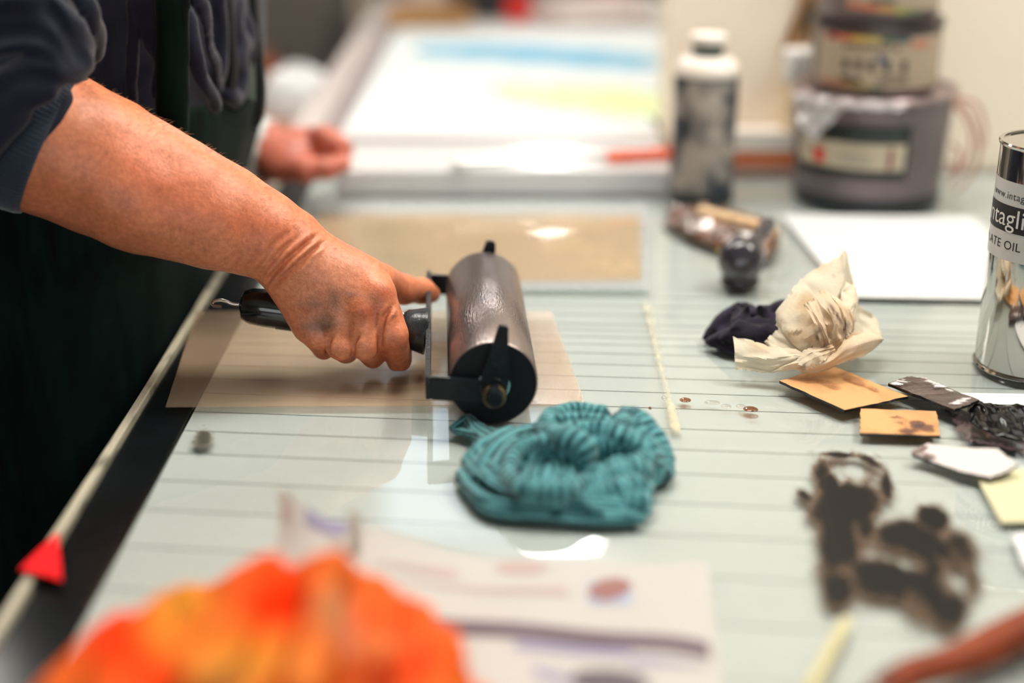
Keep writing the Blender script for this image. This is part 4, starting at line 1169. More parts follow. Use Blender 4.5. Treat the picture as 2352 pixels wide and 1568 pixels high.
# ---- bright orange patterned bag close to the camera
def bag():
    f = Field((-0.40, 0.44, TOP - .004), (0.02, 0.74, TOP + 0.13), 0.0032)
    SH = np.array([.020, 0, 0])
    L = [((-.150, .600, .925), (.110, .085, .040)), ((-.215, .560, .925), (.075, .09, .038)), ((-.075, .570, .920), (.060, .08, .034)), ((-.160, .625, .945), (.035, .03, .026)), ((-.118, .628, .952), (.028, .026, .024)), ((-.205, .600, .942), (.03, .04, .022)), ((-.245, .57, .932), (.03, .04, .024)), ((-.075, .60, .934), (.035, .03, .022)), ((-.04, .55, .915), (.04, .06, .02))]
    for c_, r_ in L: f.ell(np.array(c_) * [.76, 1, 1] + [-.006, 0, 0], np.array(r_) * [.76, 1, 1], 0.012)
    for pts, r_ in (([(-.18, .53, .965), (-.165, .58, .972), (-.15, .63, .966)], .010), ([(-.115, .53, .960), (-.11, .58, .968), (-.118, .625, .972)], .010), ([(-.23, .54, .955), (-.222, .58, .960), (-.20, .62, .952)], .010), ([(-.07, .53, .948), (-.075, .58, .955), (-.08, .615, .948)], .009),
                    ([(-.26, .52, .94), (-.265, .56, .945), (-.25, .60, .936)], .009), ([(-.03, .52, .93), (-.035, .56, .936), (-.045, .59, .93)], .009)):
        f.path(smooth_path(np.array(pts) * [.76, 1, 1] + [-.006, 0, 0], 4), r_, .008)
    f.floor(TOP + .0065)
    V, Q = f.mesh(1)
    V = V + (0.0035 * vnoise(V, 42, 2) + .0015 * vnoise(V, 110, 3) - .010 * (np.abs(vnoise(V, 34, 8)) - .35) - .004 * np.abs(vnoise(V, 80, 9)))[:, None] * np.array([1, 1, 1.0])
    V[:, 2] = np.maximum(V[:, 2], TOP + .0062)
    col = np.tile(np.array(srgb(206, 92, 28)), (len(V), 1)); px_, py_ = proj(V)
    Y_ = srgb(206, 140, 44); O = srgb(236, 50, 0); R_ = srgb(150, 20, 6); G_ = srgb(160, 122, 80); D_ = srgb(140, 88, 4)
    n_ = 18 * vnoise(V, 40, 4)
    for cx_, cy_, sx_, sy_, c_, wt in ((620, 1370, 70, 90, O, 1), (640, 1340, 40, 40, srgb(238, 62, 0), .8), (280, 1470, 90, 90, O, 1), (420, 1372, 60, 60, Y_, .9), (418, 1395, 28, 32, D_, .9), (380, 1450, 40, 60, Y_, .7), (760, 1390, 50, 60, G_, .8), (790, 1450, 30, 50, srgb(176, 128, 104), .7),
                                       (900, 1420, 90, 60, srgb(224, 86, 36), .8), (960, 1520, 60, 60, srgb(226, 50, 12), .9), (560, 1520, 130, 70, Y_, .85), (520, 1560, 60, 40, srgb(206, 160, 84), .6), (860, 1550, 60, 50, R_, .8), (700, 1540, 60, 50, srgb(222, 130, 60), .6), (350, 1560, 60, 50, O, .9), (860, 1470, 60, 30, srgb(190, 120, 70), .5)):
        g = np.exp(-((px_ + n_ - cx_) / sx_) ** 2 - ((py_ + n_ - cy_) / sy_) ** 2)[:, None] * wt
        col = col * (1 - g) + np.array(c_) * g
    o = quad_obj('patterned_bag', V, Q, attr_mat('printed_plastic', 'col', 0.8, spec=.12, bump=.2, bscale=120)); attrcol(o, 'col', col)
    return tagset(o, 'orange and yellow patterned crumpled bag in the foreground on the leaflet', 'bag')
bag()

# ---- printed leaflet with lifted left edge
lf_ = thing('leaflet', 'pale printed leaflet with a lifted curling left edge behind the orange bag', 'leaflet', (0, 0, 0))
far_e = [(650, 1128, .735), (690, 1160, .742), (740, 1190, .746), (815, 1208, .748), (920, 1235, .750), (1050, 1270, .752), (1180, 1292, .754), (1300, 1300, .756), (1450, 1306, .7555), (1560, 1308, .7545), (1625, 1310, .7535)]
FE = smooth_path(np.array([aty(*p) for p in far_e]), 3); FE[:, 2] = np.maximum(FE[:, 2], TOP + .0015)
NE = FE.copy(); NE[:, 1] -= 0.235; NE[:, 2] = TOP + .0015 + (FE[:, 2] - TOP) * np.linspace(0.55, 1, len(FE)); NE[:, 0] = np.linspace(-.150, .104, len(FE))
K = 30; U = len(FE)
def page_pt(i, k):
    p = FE[i] * (1 - k / K) + NE[i] * (k / K); p[2] = TOP + .0006 + (FE[i][2] - TOP - .0006) * (1 - k / K) ** 5
    p[2] += .0011 * (1 + math.sin(i * .7 + k * .16)); return p
Vg = np.array([page_pt(i, k) for i in range(U) for k in range(K + 1)])
def sheet2(V, U, K, th=0.0004):
    Q = [(i * (K + 1) + k, i * (K + 1) + k + 1, (i + 1) * (K + 1) + k + 1, (i + 1) * (K + 1) + k) for i in range(U - 1) for k in range(K)]
    return Q
mp_ = mat('printed_leaflet', srgb(228, 222, 210), 0.6)
nt = mp_.node_tree
at = N(nt, 'ShaderNodeAttribute'); at.attribute_name = 'col'; nt.links.new(at.outputs['Color'], nt.nodes['Principled BSDF'].inputs['Base Color'])
def leafcol(V):
    px_, py_ = proj(V); c_ = np.tile(np.array(srgb(230, 224, 212)), (len(V), 1))
    return px_, py_, c_
o = quad_obj('page', Vg, sheet2(Vg, U, K), mp_, lf_)
uu = np.repeat(np.arange(U) / (U - 1), K + 1); vv = np.tile(np.arange(K + 1) / K, U)
colp = np.tile(np.array(srgb(182, 178, 172)), (len(Vg), 1))
attrcol(o, 'col', colp)
# printed blocks as thin flat prints that follow the page
def on_page(u, v, dz=.0006):
    i = np.clip(u * (U - 1), 0, U - 1.001); k = np.clip(v * K, 0, K - .001); a = int(i); b_ = int(k); ti, tk = i - a, k - b_
    g = Vg.reshape(U, K + 1, 3)
    p = g[a, b_] * (1 - ti) * (1 - tk) + g[a + 1, b_] * ti * (1 - tk) + g[a, b_ + 1] * (1 - ti) * tk + g[a + 1, b_ + 1] * ti * tk
    return p + np.array([0, 0, dz])
def uv_of(px_, py_):
    a, b_ = proj(Vg); i = np.argmin((a - px_) ** 2 + (b_ - py_) ** 2); return uu[i], vv[i]
def printed(name, corners, m_, nu=14, nv=4, dz=.0006, oval=False):
    c4 = [np.array(uv_of(*p)) for p in corners]       # tl, tr, br, bl
    V = []; Q = []
    for i in range(nu + 1):
        for j in range(nv + 1):
            s, t = i / nu, j / nv
            if oval:
                x, y = s * 2 - 1, t * 2 - 1; x2 = x * math.sqrt(max(0, 1 - y * y / 2)); y2 = y * math.sqrt(max(0, 1 - x * x / 2)); s, t = (x2 + 1) / 2, (y2 + 1) / 2
            uvp = (c4[0] * (1 - s) + c4[1] * s) * (1 - t) + (c4[3] * (1 - s) + c4[2] * s) * t
            V.append(on_page(uvp[0], uvp[1], dz))
    for i in range(nu):
        for j in range(nv): Q.append((i * (nv + 1) + j, i * (nv + 1) + j + 1, (i + 1) * (nv + 1) + j + 1, (i + 1) * (nv + 1) + j))
    return quad_obj(name, np.array(V), Q, m_, lf_)
M_LIL = mat('lilac_print', srgb(142, 136, 164), .6); M_PLUM = mat('plum_print', srgb(98, 80, 90), .6, var=.2, vscale=30); M_PINK = mat('pink_print', srgb(178, 156, 150), .6)
printed('printed_band', [(860, 1395), (1615, 1470), (1630, 1525), (860, 1425)], M_PLUM)
printed('printed_band', [(1180, 1478), (1430, 1500), (1440, 1516), (1190, 1500)], M_LIL)
printed('printed_band', [(1440, 1515), (1630, 1530), (1634, 1542), (1440, 1532)], M_LIL)
printed('printed_band', [(1240, 1540), (1300, 1546), (1300, 1562), (1240, 1556)], M_LIL, 6, 2)
printed('picture', [(1366, 1336), (1450, 1338), (1452, 1392), (1368, 1390)], mat('blue_print', srgb(160, 172, 196), .6), 6, 4)
printed('picture', [(1372, 1330), (1448, 1332), (1446, 1380), (1376, 1378)], mat('brown_print', srgb(140, 96, 92), .6), 8, 8, .0009, True)
printed('emblem', [(1150, 1288), (1262, 1290), (1256, 1316), (1156, 1314)], M_PINK, 8, 6, .0006, True)
printed('printed_disc', [(1320, 1540), (1480, 1545), (1480, 1600), (1320, 1595)], mat('dark_print', srgb(84, 74, 84), .6), 8, 8, .0008, True)
printed('printed_line', [(860, 1285), (1040, 1318), (1040, 1326), (860, 1293)], M_PINK, 10, 1)
printed('printed_line', [(900, 1318), (1300, 1356), (1300, 1366), (900, 1328)], M_PINK, 10, 1)
printed('printed_band', [(700, 1180), (800, 1215), (800, 1228), (700, 1195)], M_LIL, 6, 2)
printed('printed_band', [(700, 1225), (800, 1252), (800, 1262), (700, 1236)], M_LIL, 6, 2)
printed('printed_band', [(900, 1240), (1130, 1285), (1130, 1291), (900, 1250)], M_LIL, 8, 2)
# two turned-up page ends at the left
for nm, x0, xt, yt, yb, Yd in (('page_end', 640, 668, 1126, 1310, .728), ('page_end', 800, 828, 1172, 1300, .735)):
    V = [aty(x0, yt, Yd), aty(xt, yt + 8, Yd + .004), aty(x0, yb, Yd - .010), aty(xt, yb, Yd - .006), aty(x0 + 2, (yt + yb) / 2, Yd - .006), aty(xt + 2, (yt + yb) / 2, Yd - .002)]
    q = from_pd(nm, V, [(0, 1, 5, 4), (4, 5, 3, 2)], mat('page_white', srgb(192, 190, 178), .7), lf_, True)

# ---- ink smears, glue streak, oil drops
M_INKF = film_mat('ink_film', srgb(140, 112, 88), (0.007, 0.007, 0.006), 0.5, (1, .33, 1), 80, 1.15, 0, .15)
for n_ in M_INKF.node_tree.nodes:
    if n_.type == 'VALTORGB': n_.color_ramp.elements[0].position = .12; n_.color_ramp.elements[1].position = .69
film('ink_smear', [(1945, 1160, 78, 52, 0, 1.3), (1925, 1250, 46, 80, 0, 1.3), (1925, 1350, 36, 50, 0, 1.2), (1890, 1075, 26, 36, 10, .8), (1925, 1046, 50, 8, 4, .9), (2000, 1062, 46, 12, 26, .9), (2036, 1110, 14, 46, -6, .9), (1975, 1090, 60, 40, 0, .42), (1850, 1140, 26, 12, 40, .8), (1862, 1180, 16, 20, 0, .6), (1990, 1215, 30, 30, 0, .8),
                   (1905, 1110, 26, 26, 0, 1.1), (1960, 1075, 36, 20, 20, -.75), (1930, 1310, 20, 16, 0, -.5), (1965, 1250, 16, 40, 0, .6)], TOP, M_INKF, 'black brown ink smear with a ragged ring at its far end', 'ink smear', res=110)
film('ink_smear', [(2030, 1330, 88, 50, 10, 1.3), (2130, 1330, 60, 110, -20, 1.0), (2090, 1240, 90, 46, 20, 1.2), (2140, 1190, 44, 30, 20, 1.2), (2200, 1260, 46, 70, -14, .7), (2180, 1400, 44, 50, 20, .9), (2230, 1340, 24, 60, 0, .6), (2010, 1260, 50, 40, 0, .5), (2090, 1290, 50, 18, 26, -.7), (2170, 1330, 26, 40, 0, -.3)],
     TOP, M_INKF, 'broad black brown ink smear rubbed across the glass nearer the corner', 'ink smear', res=110)
film('glue_streak', [(1486 + 64 * t, 706 + 272 * t, 13, 22, -12, .36 + .2 * (t > .8)) for t in np.linspace(0, 1, 15)], TOP,
     film_mat('dry_glue', srgb(204, 196, 168), srgb(196, 178, 134), 0.4, (1, 1, 1), 60, .3), 'long thin yellowish glue streak across the planks', 'streak')
oil = thing('oil_drops', 'wet brownish oil drops in a row on the glass', 'oil', (0, 0, 0))
M_OIL = clear_mat('oil', srgb(206, 160, 120), 0.02, 1.6); M_OILC = clear_mat('oil_clear', (.95, .93, .90), 0.02, 1.6)
for x_, y_, rx_, ry_, rot, m_ in ((1574, 919, .0045, .0022, 0, M_OIL), (1526, 915, .0025, .0022, 0, M_OILC), (1636, 925, .006, .0018, -.1, M_OILC), (1724, 940, .0058, .0026, -.25, M_OIL), (1702, 934, .004, .0020, -.2, M_OILC), (1668, 934, .004, .0020, -.2, M_OILC), (1730, 956, .004, .0016, 0, M_OILC), (1493, 938, .0012, .0010, 0, M_OIL)):
    p = onz(x_, y_); v, q = lathe([(1, 0), (.92, .35), (.7, .72), (.35, .94), (0, 1)], 20, True)
    v = np.array(v) * [rx_, ry_ * 2, .0012]; r_ = Matrix.Rotation(rot, 3, 'Z'); v = v @ np.array(r_).T + [p[0], p[1], TOP + .0002]
    from_pd('drop', v, q, m_, oil, True)

# ---- cardboard spreaders, scrapers, papers
def card(name, label, px, th, m, lift=(0, 0, 0, 0), cat='card', edge=None, group=None, z0=0.0005, ragged=0.0, wear=None):
    top = np.array([onz(a, b, TOP + z0 + th + l) for (a, b), l in zip(px, lift)])
    n = len(top); P = []; 
    for i in range(n):
        a, b = top[i], top[(i + 1) % n]; S_ = 10 if ragged else 1
        for s in range(S_):
            q = a + (b - a) * s / S_
            if ragged and s: q = q + np.append(nrs.normal(0, ragged, 2), 0)
            P.append(q)
    P = np.array(P); n = len(P)
    V = np.vstack([P - [0, 0, th], P]); V[:, 2] = np.maximum(V[:, 2], TOP + .0003)
    F = [list(range(n))[::-1], list(range(n, 2 * n))] + [(i, (i + 1) % n, n + (i + 1) % n, n + i) for i in range(n)]
    o = from_pd(name, V, F, m); tri_orient(o)
    if edge:
        o.data.materials.append(edge)
        for p in o.data.polygons:
            if abs(p.normal.z) < .5: p.material_index = 1
    return tagset(o, label, cat, group)
M_CARD = mat('orange_card', srgb(208, 156, 102), 0.6, col2=srgb(180, 130, 82), vscale=24, mix=(.5, .75), bump=.1, bscale=300)
M_INKEDGE = mat('inky_edge', (.010, .009, .010), .3, bump=.4, bscale=300)
c1 = card('cardboard_piece', 'larger tan cardboard piece with dark edges in front of the crumpled paper', [(1790, 874), (1908, 838), (2086, 910), (1940, 941)], .0022, M_CARD, (.004, .001, .002, .0035), edge=M_INKEDGE, ragged=.0004)
c2 = card('cardboard_piece', 'smaller tan cardboard piece with an ink smudge beside the inked paper', [(1977, 938), (2150, 944), (2160, 1000), (1975, 994)], .0022, M_CARD, (.002, .002, .0015, .001), edge=M_INKEDGE, ragged=.0003)
q = film('ink_smudge', [(2110, 978, 24, 12, 20, .75), (2090, 990, 30, 7, 0, .6), (2075, 966, 34, 10, 10, .25), (2135, 985, 12, 10, 0, .5)], TOP + .0043, film_mat('smudge_ink', srgb(140, 92, 64), srgb(66, 46, 44), .5, (1, 1, 1), 130, 1.0, 0), None, None, c2)
q.name = 'ink_smudge'
q = film('ink_smudge', [(1900, 880, 40, 10, 20, .42), (1960, 872, 40, 9, 20, .45), (1860, 868, 30, 8, 0, .3), (2006, 892, 20, 6, 20, .4)], TOP + .0057, film_mat('smudge_brown', srgb(170, 118, 72), srgb(136, 90, 56), .6, (1, 1, 1), 50, .6, 0), None, None, c1)
M_INKY = mat('wet_ink', (.030, .022, .022), 0.22, col2=srgb(94, 78, 74), vscale=40, mix=(.3, .6), bump=.7, bscale=110, stretch=(.4, 1.6, 1), spec=.7)
s1 = card('ink_scraper', 'card scraper coated in black ink resting on the white inked paper', [(2040, 880), (2084, 864), (2122, 868), (2250, 918), (2192, 940)], .0024, M_INKY, (.004, .003, .003, .007, .006), edge=M_INKEDGE, ragged=.0005, cat='scraper')
film('pale_patch', [(2068, 874, 16, 5, 0, .55), (2058, 880, 12, 4, 0, .5), (2140, 878, 20, 5, 25, .6), (2166, 888, 24, 4, 25, .5), (2212, 918, 20, 5, -10, .55), (2196, 926, 16, 3, 0, .5)], TOP + .0092, film_mat('pale_film', srgb(214, 206, 204), srgb(222, 216, 214), .4, (.5, 1.6, 1), 130, 1.5, 0), None, None, s1)  # pale patches laid over the black scraper
pp = card('inked_paper', 'white sheet of paper with a thick slab of black ink', [(2142, 926), (2168, 901), (2480, 906), (2500, 1075), (2196, 1045)], .0003, M_PAPER, cat='paper')
M_SLAB = mat('black_ink', (.0035, .004, .0045), 0.16, bump=.12, bscale=40, stretch=(3, .2, 1), spec=.4)
f = Field(onz(2180, 1040) - [.02, .02, .003], onz(2480, 915) + [.02, .02, .014], .0012)
for pts, r_ in (([(2262, 944), (2330, 950), (2440, 956)], .0125), ([(2270, 966), (2330, 976), (2440, 984)], .0120), ([(2300, 996), (2340, 1004), (2440, 1010)], .0080), ([(2246, 950), (2246, 970)], .0060)):
    f.path([onz(a_, b_, TOP + .001) for a_, b_ in pts], r_, .003, np.array([0, 0, 1.]), 2.6)
f.ell(onz(2345, 975, TOP + .001), (.036, .024, .0045), .003)
f.floor(TOP + .0008); V, Q = f.mesh(1); V[:, 2] += np.clip(V[:, 2] - TOP - .002, 0, .003) * .7 * vnoise(V * [1, .3, 1], 260, 2)
quad_obj('ink_slab', V, Q, M_SLAB, pp)
film('ink_drag', [(2216, 960, 20, 34, 20, .9), (2245, 990, 36, 16, 10, 1.0), (2180, 940, 16, 12, 0, .42), (2290, 1012, 60, 12, 8, 1.0), (2236, 1005, 20, 10, 0, .8), (2330, 1024, 50, 10, 8, .9), (2200, 985, 14, 14, 0, .5)], TOP + .0009, film_mat('drag_ink', srgb(96, 76, 76), (.010, .008, .008), .2, (2, .6, 1), 110, 1.3, .4), None, None, pp, res=90)
s2 = card('white_scraper', 'white card scraper with inky edges in front of the inked paper', [(2094, 1042), (2128, 1018), (2190, 1026), (2290, 1030), (2338, 1066), (2310, 1084), (2276, 1096), (2200, 1080)], .0020, mat('white_card', srgb(208, 202, 198), .5, bump=.1, bscale=200), (.001, .004, .006, .008, .007, .004, .003, .002), edge=M_INKEDGE, cat='scraper', ragged=.0004)
film('ink_mark', [(2120, 1030, 18, 5, -20, .6), (2132, 1046, 26, 4, 12, .6), (2104, 1040, 10, 5, 0, .7)], TOP + .0058, film_mat('mark_ink', srgb(150, 120, 110), srgb(70, 50, 48), .5, (1, 1, 1), 140, 1.2, 0), None, None, s2)
card('note_paper', 'pale yellow sheet of paper under the white scraper at the table corner', [(2240, 1090), (2470, 1060), (2500, 1195), (2300, 1200)], .0003, mat('yellow_paper', srgb(202, 198, 160), .7), cat='paper', z0=.0004)
card('note_paper', 'white corner of paper in front of the pale yellow sheet', [(2325, 1228), (2480, 1200), (2520, 1330), (2352, 1300)], .0003, M_PAPER, cat='paper')
card('white_sheet', 'blank white sheet of paper between the crumpled paper and the grey pail', [(1793, 492), (2236, 496), (2420, 690), (1948, 681)], .0012, mat('bright_paper', (.60, .615, .615), .7), cat='paper')
# ---- cream stick and wooden handled knife in the foreground corner
a_, b_ = onz(1947, 1422, TOP + .0035), onz(1846, 1610, TOP + .0035)
o = turned('wooden_stick', [(0.0, 0), (.0022, .0006), (.0034, .003), (.0036, np.linalg.norm(b_ - a_))], a_, b_, mat('cream_wood', srgb(216, 206, 156), .6, var=.15, vscale=40, stretch=(1, .2, 1)), None, 16)
tagset(o, 'thin cream wooden stick on the glass below the ink smears', 'stick')
kn = thing('ink_knife', 'ink knife with a worn orange brown wooden handle in the front corner', 'knife', (0, 0, 0))
hp = [onz(*p, TOP + .0115) for p in ((2010, 1600), (2090, 1548), (2200, 1515), (2300, 1470), (2420, 1420), (2560, 1375))]
sp_ = smooth_path(np.array(hp), 6); rr2 = np.interp(np.linspace(0, 1, len(sp_)), [0, .1, .3, .5, .7, 1], [.0075, .0085, .0082, .0100, .0112, .0105])
tube('handle', sp_, rr2, mat('orange_wood', srgb(140, 58, 16), .55, col2=srgb(84, 28, 8), vscale=40, mix=(.35, .7), stretch=(1, .25, 1), spec=.3), kn, 20)
tube('ferrule', [sp_[0] + (sp_[0] - sp_[2]) * .5, sp_[0] + (sp_[0] - sp_[2]) * .05], .0070, M_STEEL, kn, 16)
a_ = sp_[0] + (sp_[0] - sp_[2]) * .5; d_ = (sp_[0] - sp_[4]); d_ /= np.linalg.norm(d_); d_[2] = 0; sd_ = np.array([-d_[1], d_[0], 0])
bm = bmesh.new(); vs = []
for t, w_ in ((0, .006), (.015, .010), (.040, .012), (.052, .009), (.055, .004)):
    p = a_ + d_ * t; p[2] = TOP + .0016 + (a_[2] - TOP - .0016) * max(0, 1 - t / .05)
    vs.append([bm.verts.new(p + sd_ * w_ * s + np.array([0, 0, q])) for s, q in ((-1, -.0004), (1, -.0004), (1, .0004), (-1, .0004))])
for i in range(len(vs) - 1):
    for q in range(4): bm.faces.new((vs[i][q], vs[i][(q + 1) % 4], vs[i + 1][(q + 1) % 4], vs[i + 1][q]))
bm.faces.new(vs[0][::-1]); bm.faces.new(vs[-1])
from_bm('blade', bm, M_STEEL, kn)

# ---- oil can with lettering
def wrap_text(txt, size, R, a0, z, parent, m, name='lettering', shear=0.0, space=1.0, r_off=.0005, tilt=0.0, align='LEFT', bold=False):
    v, f_ = text_vf(txt, size, 0.0, align, shear, space)
    ang = a0 + v[:, 0] / R; rr_2 = R + r_off
    V = np.stack([rr_2 * np.cos(ang), rr_2 * np.sin(ang), z + v[:, 1]], 1)
    return from_pd(name, V, f_, m, parent, True)
cb = onz(2352, 870); CR = .0435; CH = .186
cx0 = onz(2245, 842)
can = thing('oil_can', 'shiny metal plate oil can with a black and white label', 'can', (cx0[0] + CR * 1.005, cx0[1] + .004, TOP + .0004))
M_TIN = mat('tinplate', (.60, .58, .55), .10, 1.0, bump=.04, bscale=30)
def lat(name, prof, m, parent, n=96, label=None, sharp=35):
    v, q = lathe(prof, n); o = from_pd(name, v, q, m, parent, True, label, sharp); tri_orient(o); return o
lat('can_body', [(CR - .001, .0015), (CR, .003), (CR, CH - .003), (CR - .001, CH - .0015)], M_TIN, can)
lat('base_rim', [(CR - .004, 0), (CR + .0008, 0), (CR + .0016, .0012), (CR + .0008, .0030), (CR, .0034)], M_TIN, can)
lat('top_rim', [(CR, CH - .0038), (CR + .0012, CH - .0030), (CR + .0016, CH - .0012), (CR + .0008, CH), (CR - .002, CH), (CR - .003, CH - .004), (0, CH - .004)], M_TIN, can)
lat('spout', [(.016, CH - .004), (.016, CH + .004), (.0145, CH + .005), (.0145, CH + .013), (.013, CH + .0145), (0, CH + .0145)], mat('spout_cap', (.75, .74, .72), .35), can, 40)
def can_label(z0, z1, m, name, a0, a1, off=.0003, n=60):
    V = []; 
    for i in range(n + 1):
        a = a0 + (a1 - a0) * i / n
        for z in (z0, z1): V.append(((CR + off) * math.cos(a), (CR + off) * math.sin(a), z))
    F = [(2 * i, 2 * i + 2, 2 * i + 3, 2 * i + 1) for i in range(n)]
    return from_pd(name, V, F, m, can, True)
LZ0, LZ1 = .0960, .1580
A0 = 2.86
can_label(LZ0, LZ1, mat('label_paper', srgb(206, 206, 204), .35), 'label', PI * .86, PI * 1.95)
can_label(.1185, .1395, mat('label_black', (.006, .008, .012), .4, col2=(.012, .014, .018), vscale=200), 'label_band', PI * .87, PI * 1.94, .0005)
M_LET = mat('label_ink', (.012, .013, .018), .4); M_LETW = mat('label_white', srgb(226, 226, 222), .4)
wrap_text('www.intaglioprintmaker.com', .0082, CR, A0 + .16, .1445, can, M_LET, 'lettering', 0, 1.08)
wrap_text('intaglio', .0205, CR, A0 - .005, .1232, can, M_LETW, 'lettering', 0, 1.0, .0008)
wrap_text('printmaker', .0205, CR, A0 + 1.48, .1232, can, M_LETW, 'lettering', 0, .9, .0008)
wrap_text('PLATE OIL - MEDIUM', .0098, CR, A0 - .01, .1050, can, M_LET, 'lettering', 0, 1.04)
# ------------------------------------------------------------------ bottle, pail and tins at the far end of the table
def view_angle(o): return math.atan2(CAM[1] - o.location.y, CAM[0] - o.location.x)
bt = thing('ink_bottle', 'tall ink-stained bottle with white shoulders and a white and green cap', 'bottle', (.2185, 1.597, TOP + .0004))
M_BOT = mat('stained_bottle', srgb(176, 166, 156), .5, col2=srgb(20, 40, 54), vscale=22, mix=(.40, .58), bump=.1, bscale=60)
lat('bottle_body', [(.032, 0), (.0345, .0015), (.0355, .006), (.0362, .144), (.0360, .1465)], M_BOT, bt, 64)
lat('base_band', [(.0350, .0005), (.0361, .002), (.0362, .015), (.0358, .0155)], mat('dirty_base', srgb(30, 44, 46), .5, var=.4, vscale=40), bt, 64)
lat('shoulder', [(.0361, .1466), (.0368, .150), (.0357, .157), (.030, .1635), (.019, .166), (.017, .168)], mat('white_shoulder', srgb(236, 226, 214), .35), bt, 64)
lat('neck', [(.0165, .167), (.0175, .169), (.0175, .1805), (.0165, .181)], mat('green_neck', srgb(36, 66, 54), .4), bt, 48)
lat('cap', [(.0195, .1805), (.0205, .182), (.0205, .1895), (.0190, .191), (0, .1915)], mat('white_cap', srgb(238, 232, 222), .35), bt, 48)

PR = .0925
pa = thing('ink_pail', 'wide grey metal ink pail with a framed label and plastic film', 'pail', (.4135, 1.622, TOP + .0004))
M_GREY = mat('grey_tin', srgb(118, 106, 108), .34, .35, var=.25, vscale=14, bump=.08, bscale=40)
lat('pail_body', [(.078, 0), (.0825, .002), (.0835, .012), (PR - .003, .120), (PR - .002, .124)], M_GREY, pa, 96)
lat('base_band', [(.0826, .0004), (.0838, .001), (.0848, .016), (.0838, .0165)], mat('dark_base', srgb(34, 38, 44), .4), pa, 96)
lat('rim', [(PR - .003, .1235), (PR + .0015, .1245), (PR + .0022, .128), (PR + .0005, .1305), (PR - .004, .1300), (PR - .008, .1260), (0, .1260)], mat('rim_tin', srgb(160, 140, 138), .28, .6), pa, 96)
va = view_angle(pa)
def curved(name, R, a0, a1, z0, z1, m, parent, n=40, off=.0006, slope=0.0, nz=2, round_=0.0, taper=None):
    V = []; Q = []
    for i in range(n + 1):
        for k in range(nz + 1):
            s, t = i / n, k / nz; a = a0 + (a1 - a0) * s; z = z0 + (z1 - z0) * t + slope * (s - .5)
            r = (taper(z) if taper else R) + off
            V.append((r * math.cos(a), r * math.sin(a), z))
    for i in range(n):
        for k in range(nz): Q.append((i * (nz + 1) + k, (i + 1) * (nz + 1) + k, (i + 1) * (nz + 1) + k + 1, i * (nz + 1) + k + 1))
    return from_pd(name, V, Q, m, parent, True)
tp = lambda z: .0835 + (PR - .003 - .0835) * (z - .012) / .108
D = math.radians
M_LBLK = mat('label_frame', srgb(18, 28, 32), .5); M_LCRM = mat('label_cream', srgb(196, 184, 160), .6, var=.1, vscale=30)
M_RED = mat('print_red', (.75, .02, .015), .5); M_MRN = mat('print_maroon', srgb(130, 70, 66), .5)
curved('label', 0, va - D(66), va + D(30), .0395, .1000, M_LBLK, pa, 60, .0006, 0, 4, taper=tp)
curved('label_panel', 0, va - D(62), va + D(27), .0500, .0800, M_LCRM, pa, 60, .0010, 0, 4, taper=tp)
curved('printed_mark', 0, va + D(-43), va + D(-33), .0545, .0690, M_RED, pa, 8, .0014, 0, 3, taper=tp)
curved('printed_mark', 0, va + D(14), va + D(18), .0520, .0760, M_MRN, pa, 6, .0014, .002, 3, taper=tp)
for z in (.056, .061, .066): curved('printed_line', 0, va + D(-20), va + D(2), z, z + .0016, mat('print_grey', srgb(140, 140, 130), .6), pa, 16, .0014, 0, 1, taper=tp)
for i in range(9): curved('printed_mark', 0, va + D(-14 + i * 4.4), va + D(-11.6 + i * 4.4), .0865, .0935, mat('print_pale', srgb(70, 80, 78), .6), pa, 3, .0012, 0, 1, taper=tp)
# crinkled clear film hanging over the pail
V, Q = [], []; n, K = 60, 26
for i in range(n + 1):
    for k in range(K + 1):
        s, t = i / n, k / K; a = va + D(-64 + 84 * s)
        hang = .002 + .052 * max(0, 1 - abs(s - .26) / .30) ** 1.0 * (1 if s < .26 else .9) + .006
        z = .1285 - hang * t; r = (tp(z) if z < .12 else PR + .002) + .0028 + .0022 * (1 + math.sin(s * 46 + t * 9)) * t * .8 + .0016 * math.sin(t * 23 + s * 31)
        V.append((r * math.cos(a), r * math.sin(a), z))
for i in range(n):
    for k in range(K): Q.append((i * (K + 1) + k, (i + 1) * (K + 1) + k, (i + 1) * (K + 1) + k + 1, i * (K + 1) + k + 1))
V = np.array(V); V += (0.0014 * vnoise(V, 130, 3))[:, None]
mfilm = mat('crinkled_film', (.90, .86, .86), .14, spec=.9, bump=1.0, bscale=90, alpha=.86, coat=.8)
from_pd('plastic_film', V, Q, mfilm, pa, True)
# loops of pinkish plastic string hanging from the rim
M_STR = mat('pink_string', srgb(214, 150, 136), .4, alpha=.75); M_STR2 = mat('amber_string', srgb(200, 150, 110), .4, alpha=.7)
def loc2(o, t): o.location = -Vector(t.location); return o
for j, (pts, m_) in enumerate((([(2196, 232, 1.60), (2228, 262, 1.60), (2250, 330, 1.60), (2236, 396, 1.60), (2196, 440, 1.60)], M_STR2), ([(2192, 240, 1.59), (2226, 290, 1.585), (2228, 350, 1.585), (2196, 400, 1.59), (2180, 372, 1.59)], M_STR), ([(2186, 330, 1.58), (2204, 352, 1.575), (2196, 392, 1.575), (2178, 430, 1.58)], M_STR), ([(2200, 226, 1.61), (2244, 240, 1.61), (2262, 296, 1.61), (2256, 340, 1.605)], M_STR))):
    loc2(tube('string_loop', smooth_path(np.array([aty(*p) for p in pts]), 6), .0022, m_, pa, 8), pa)

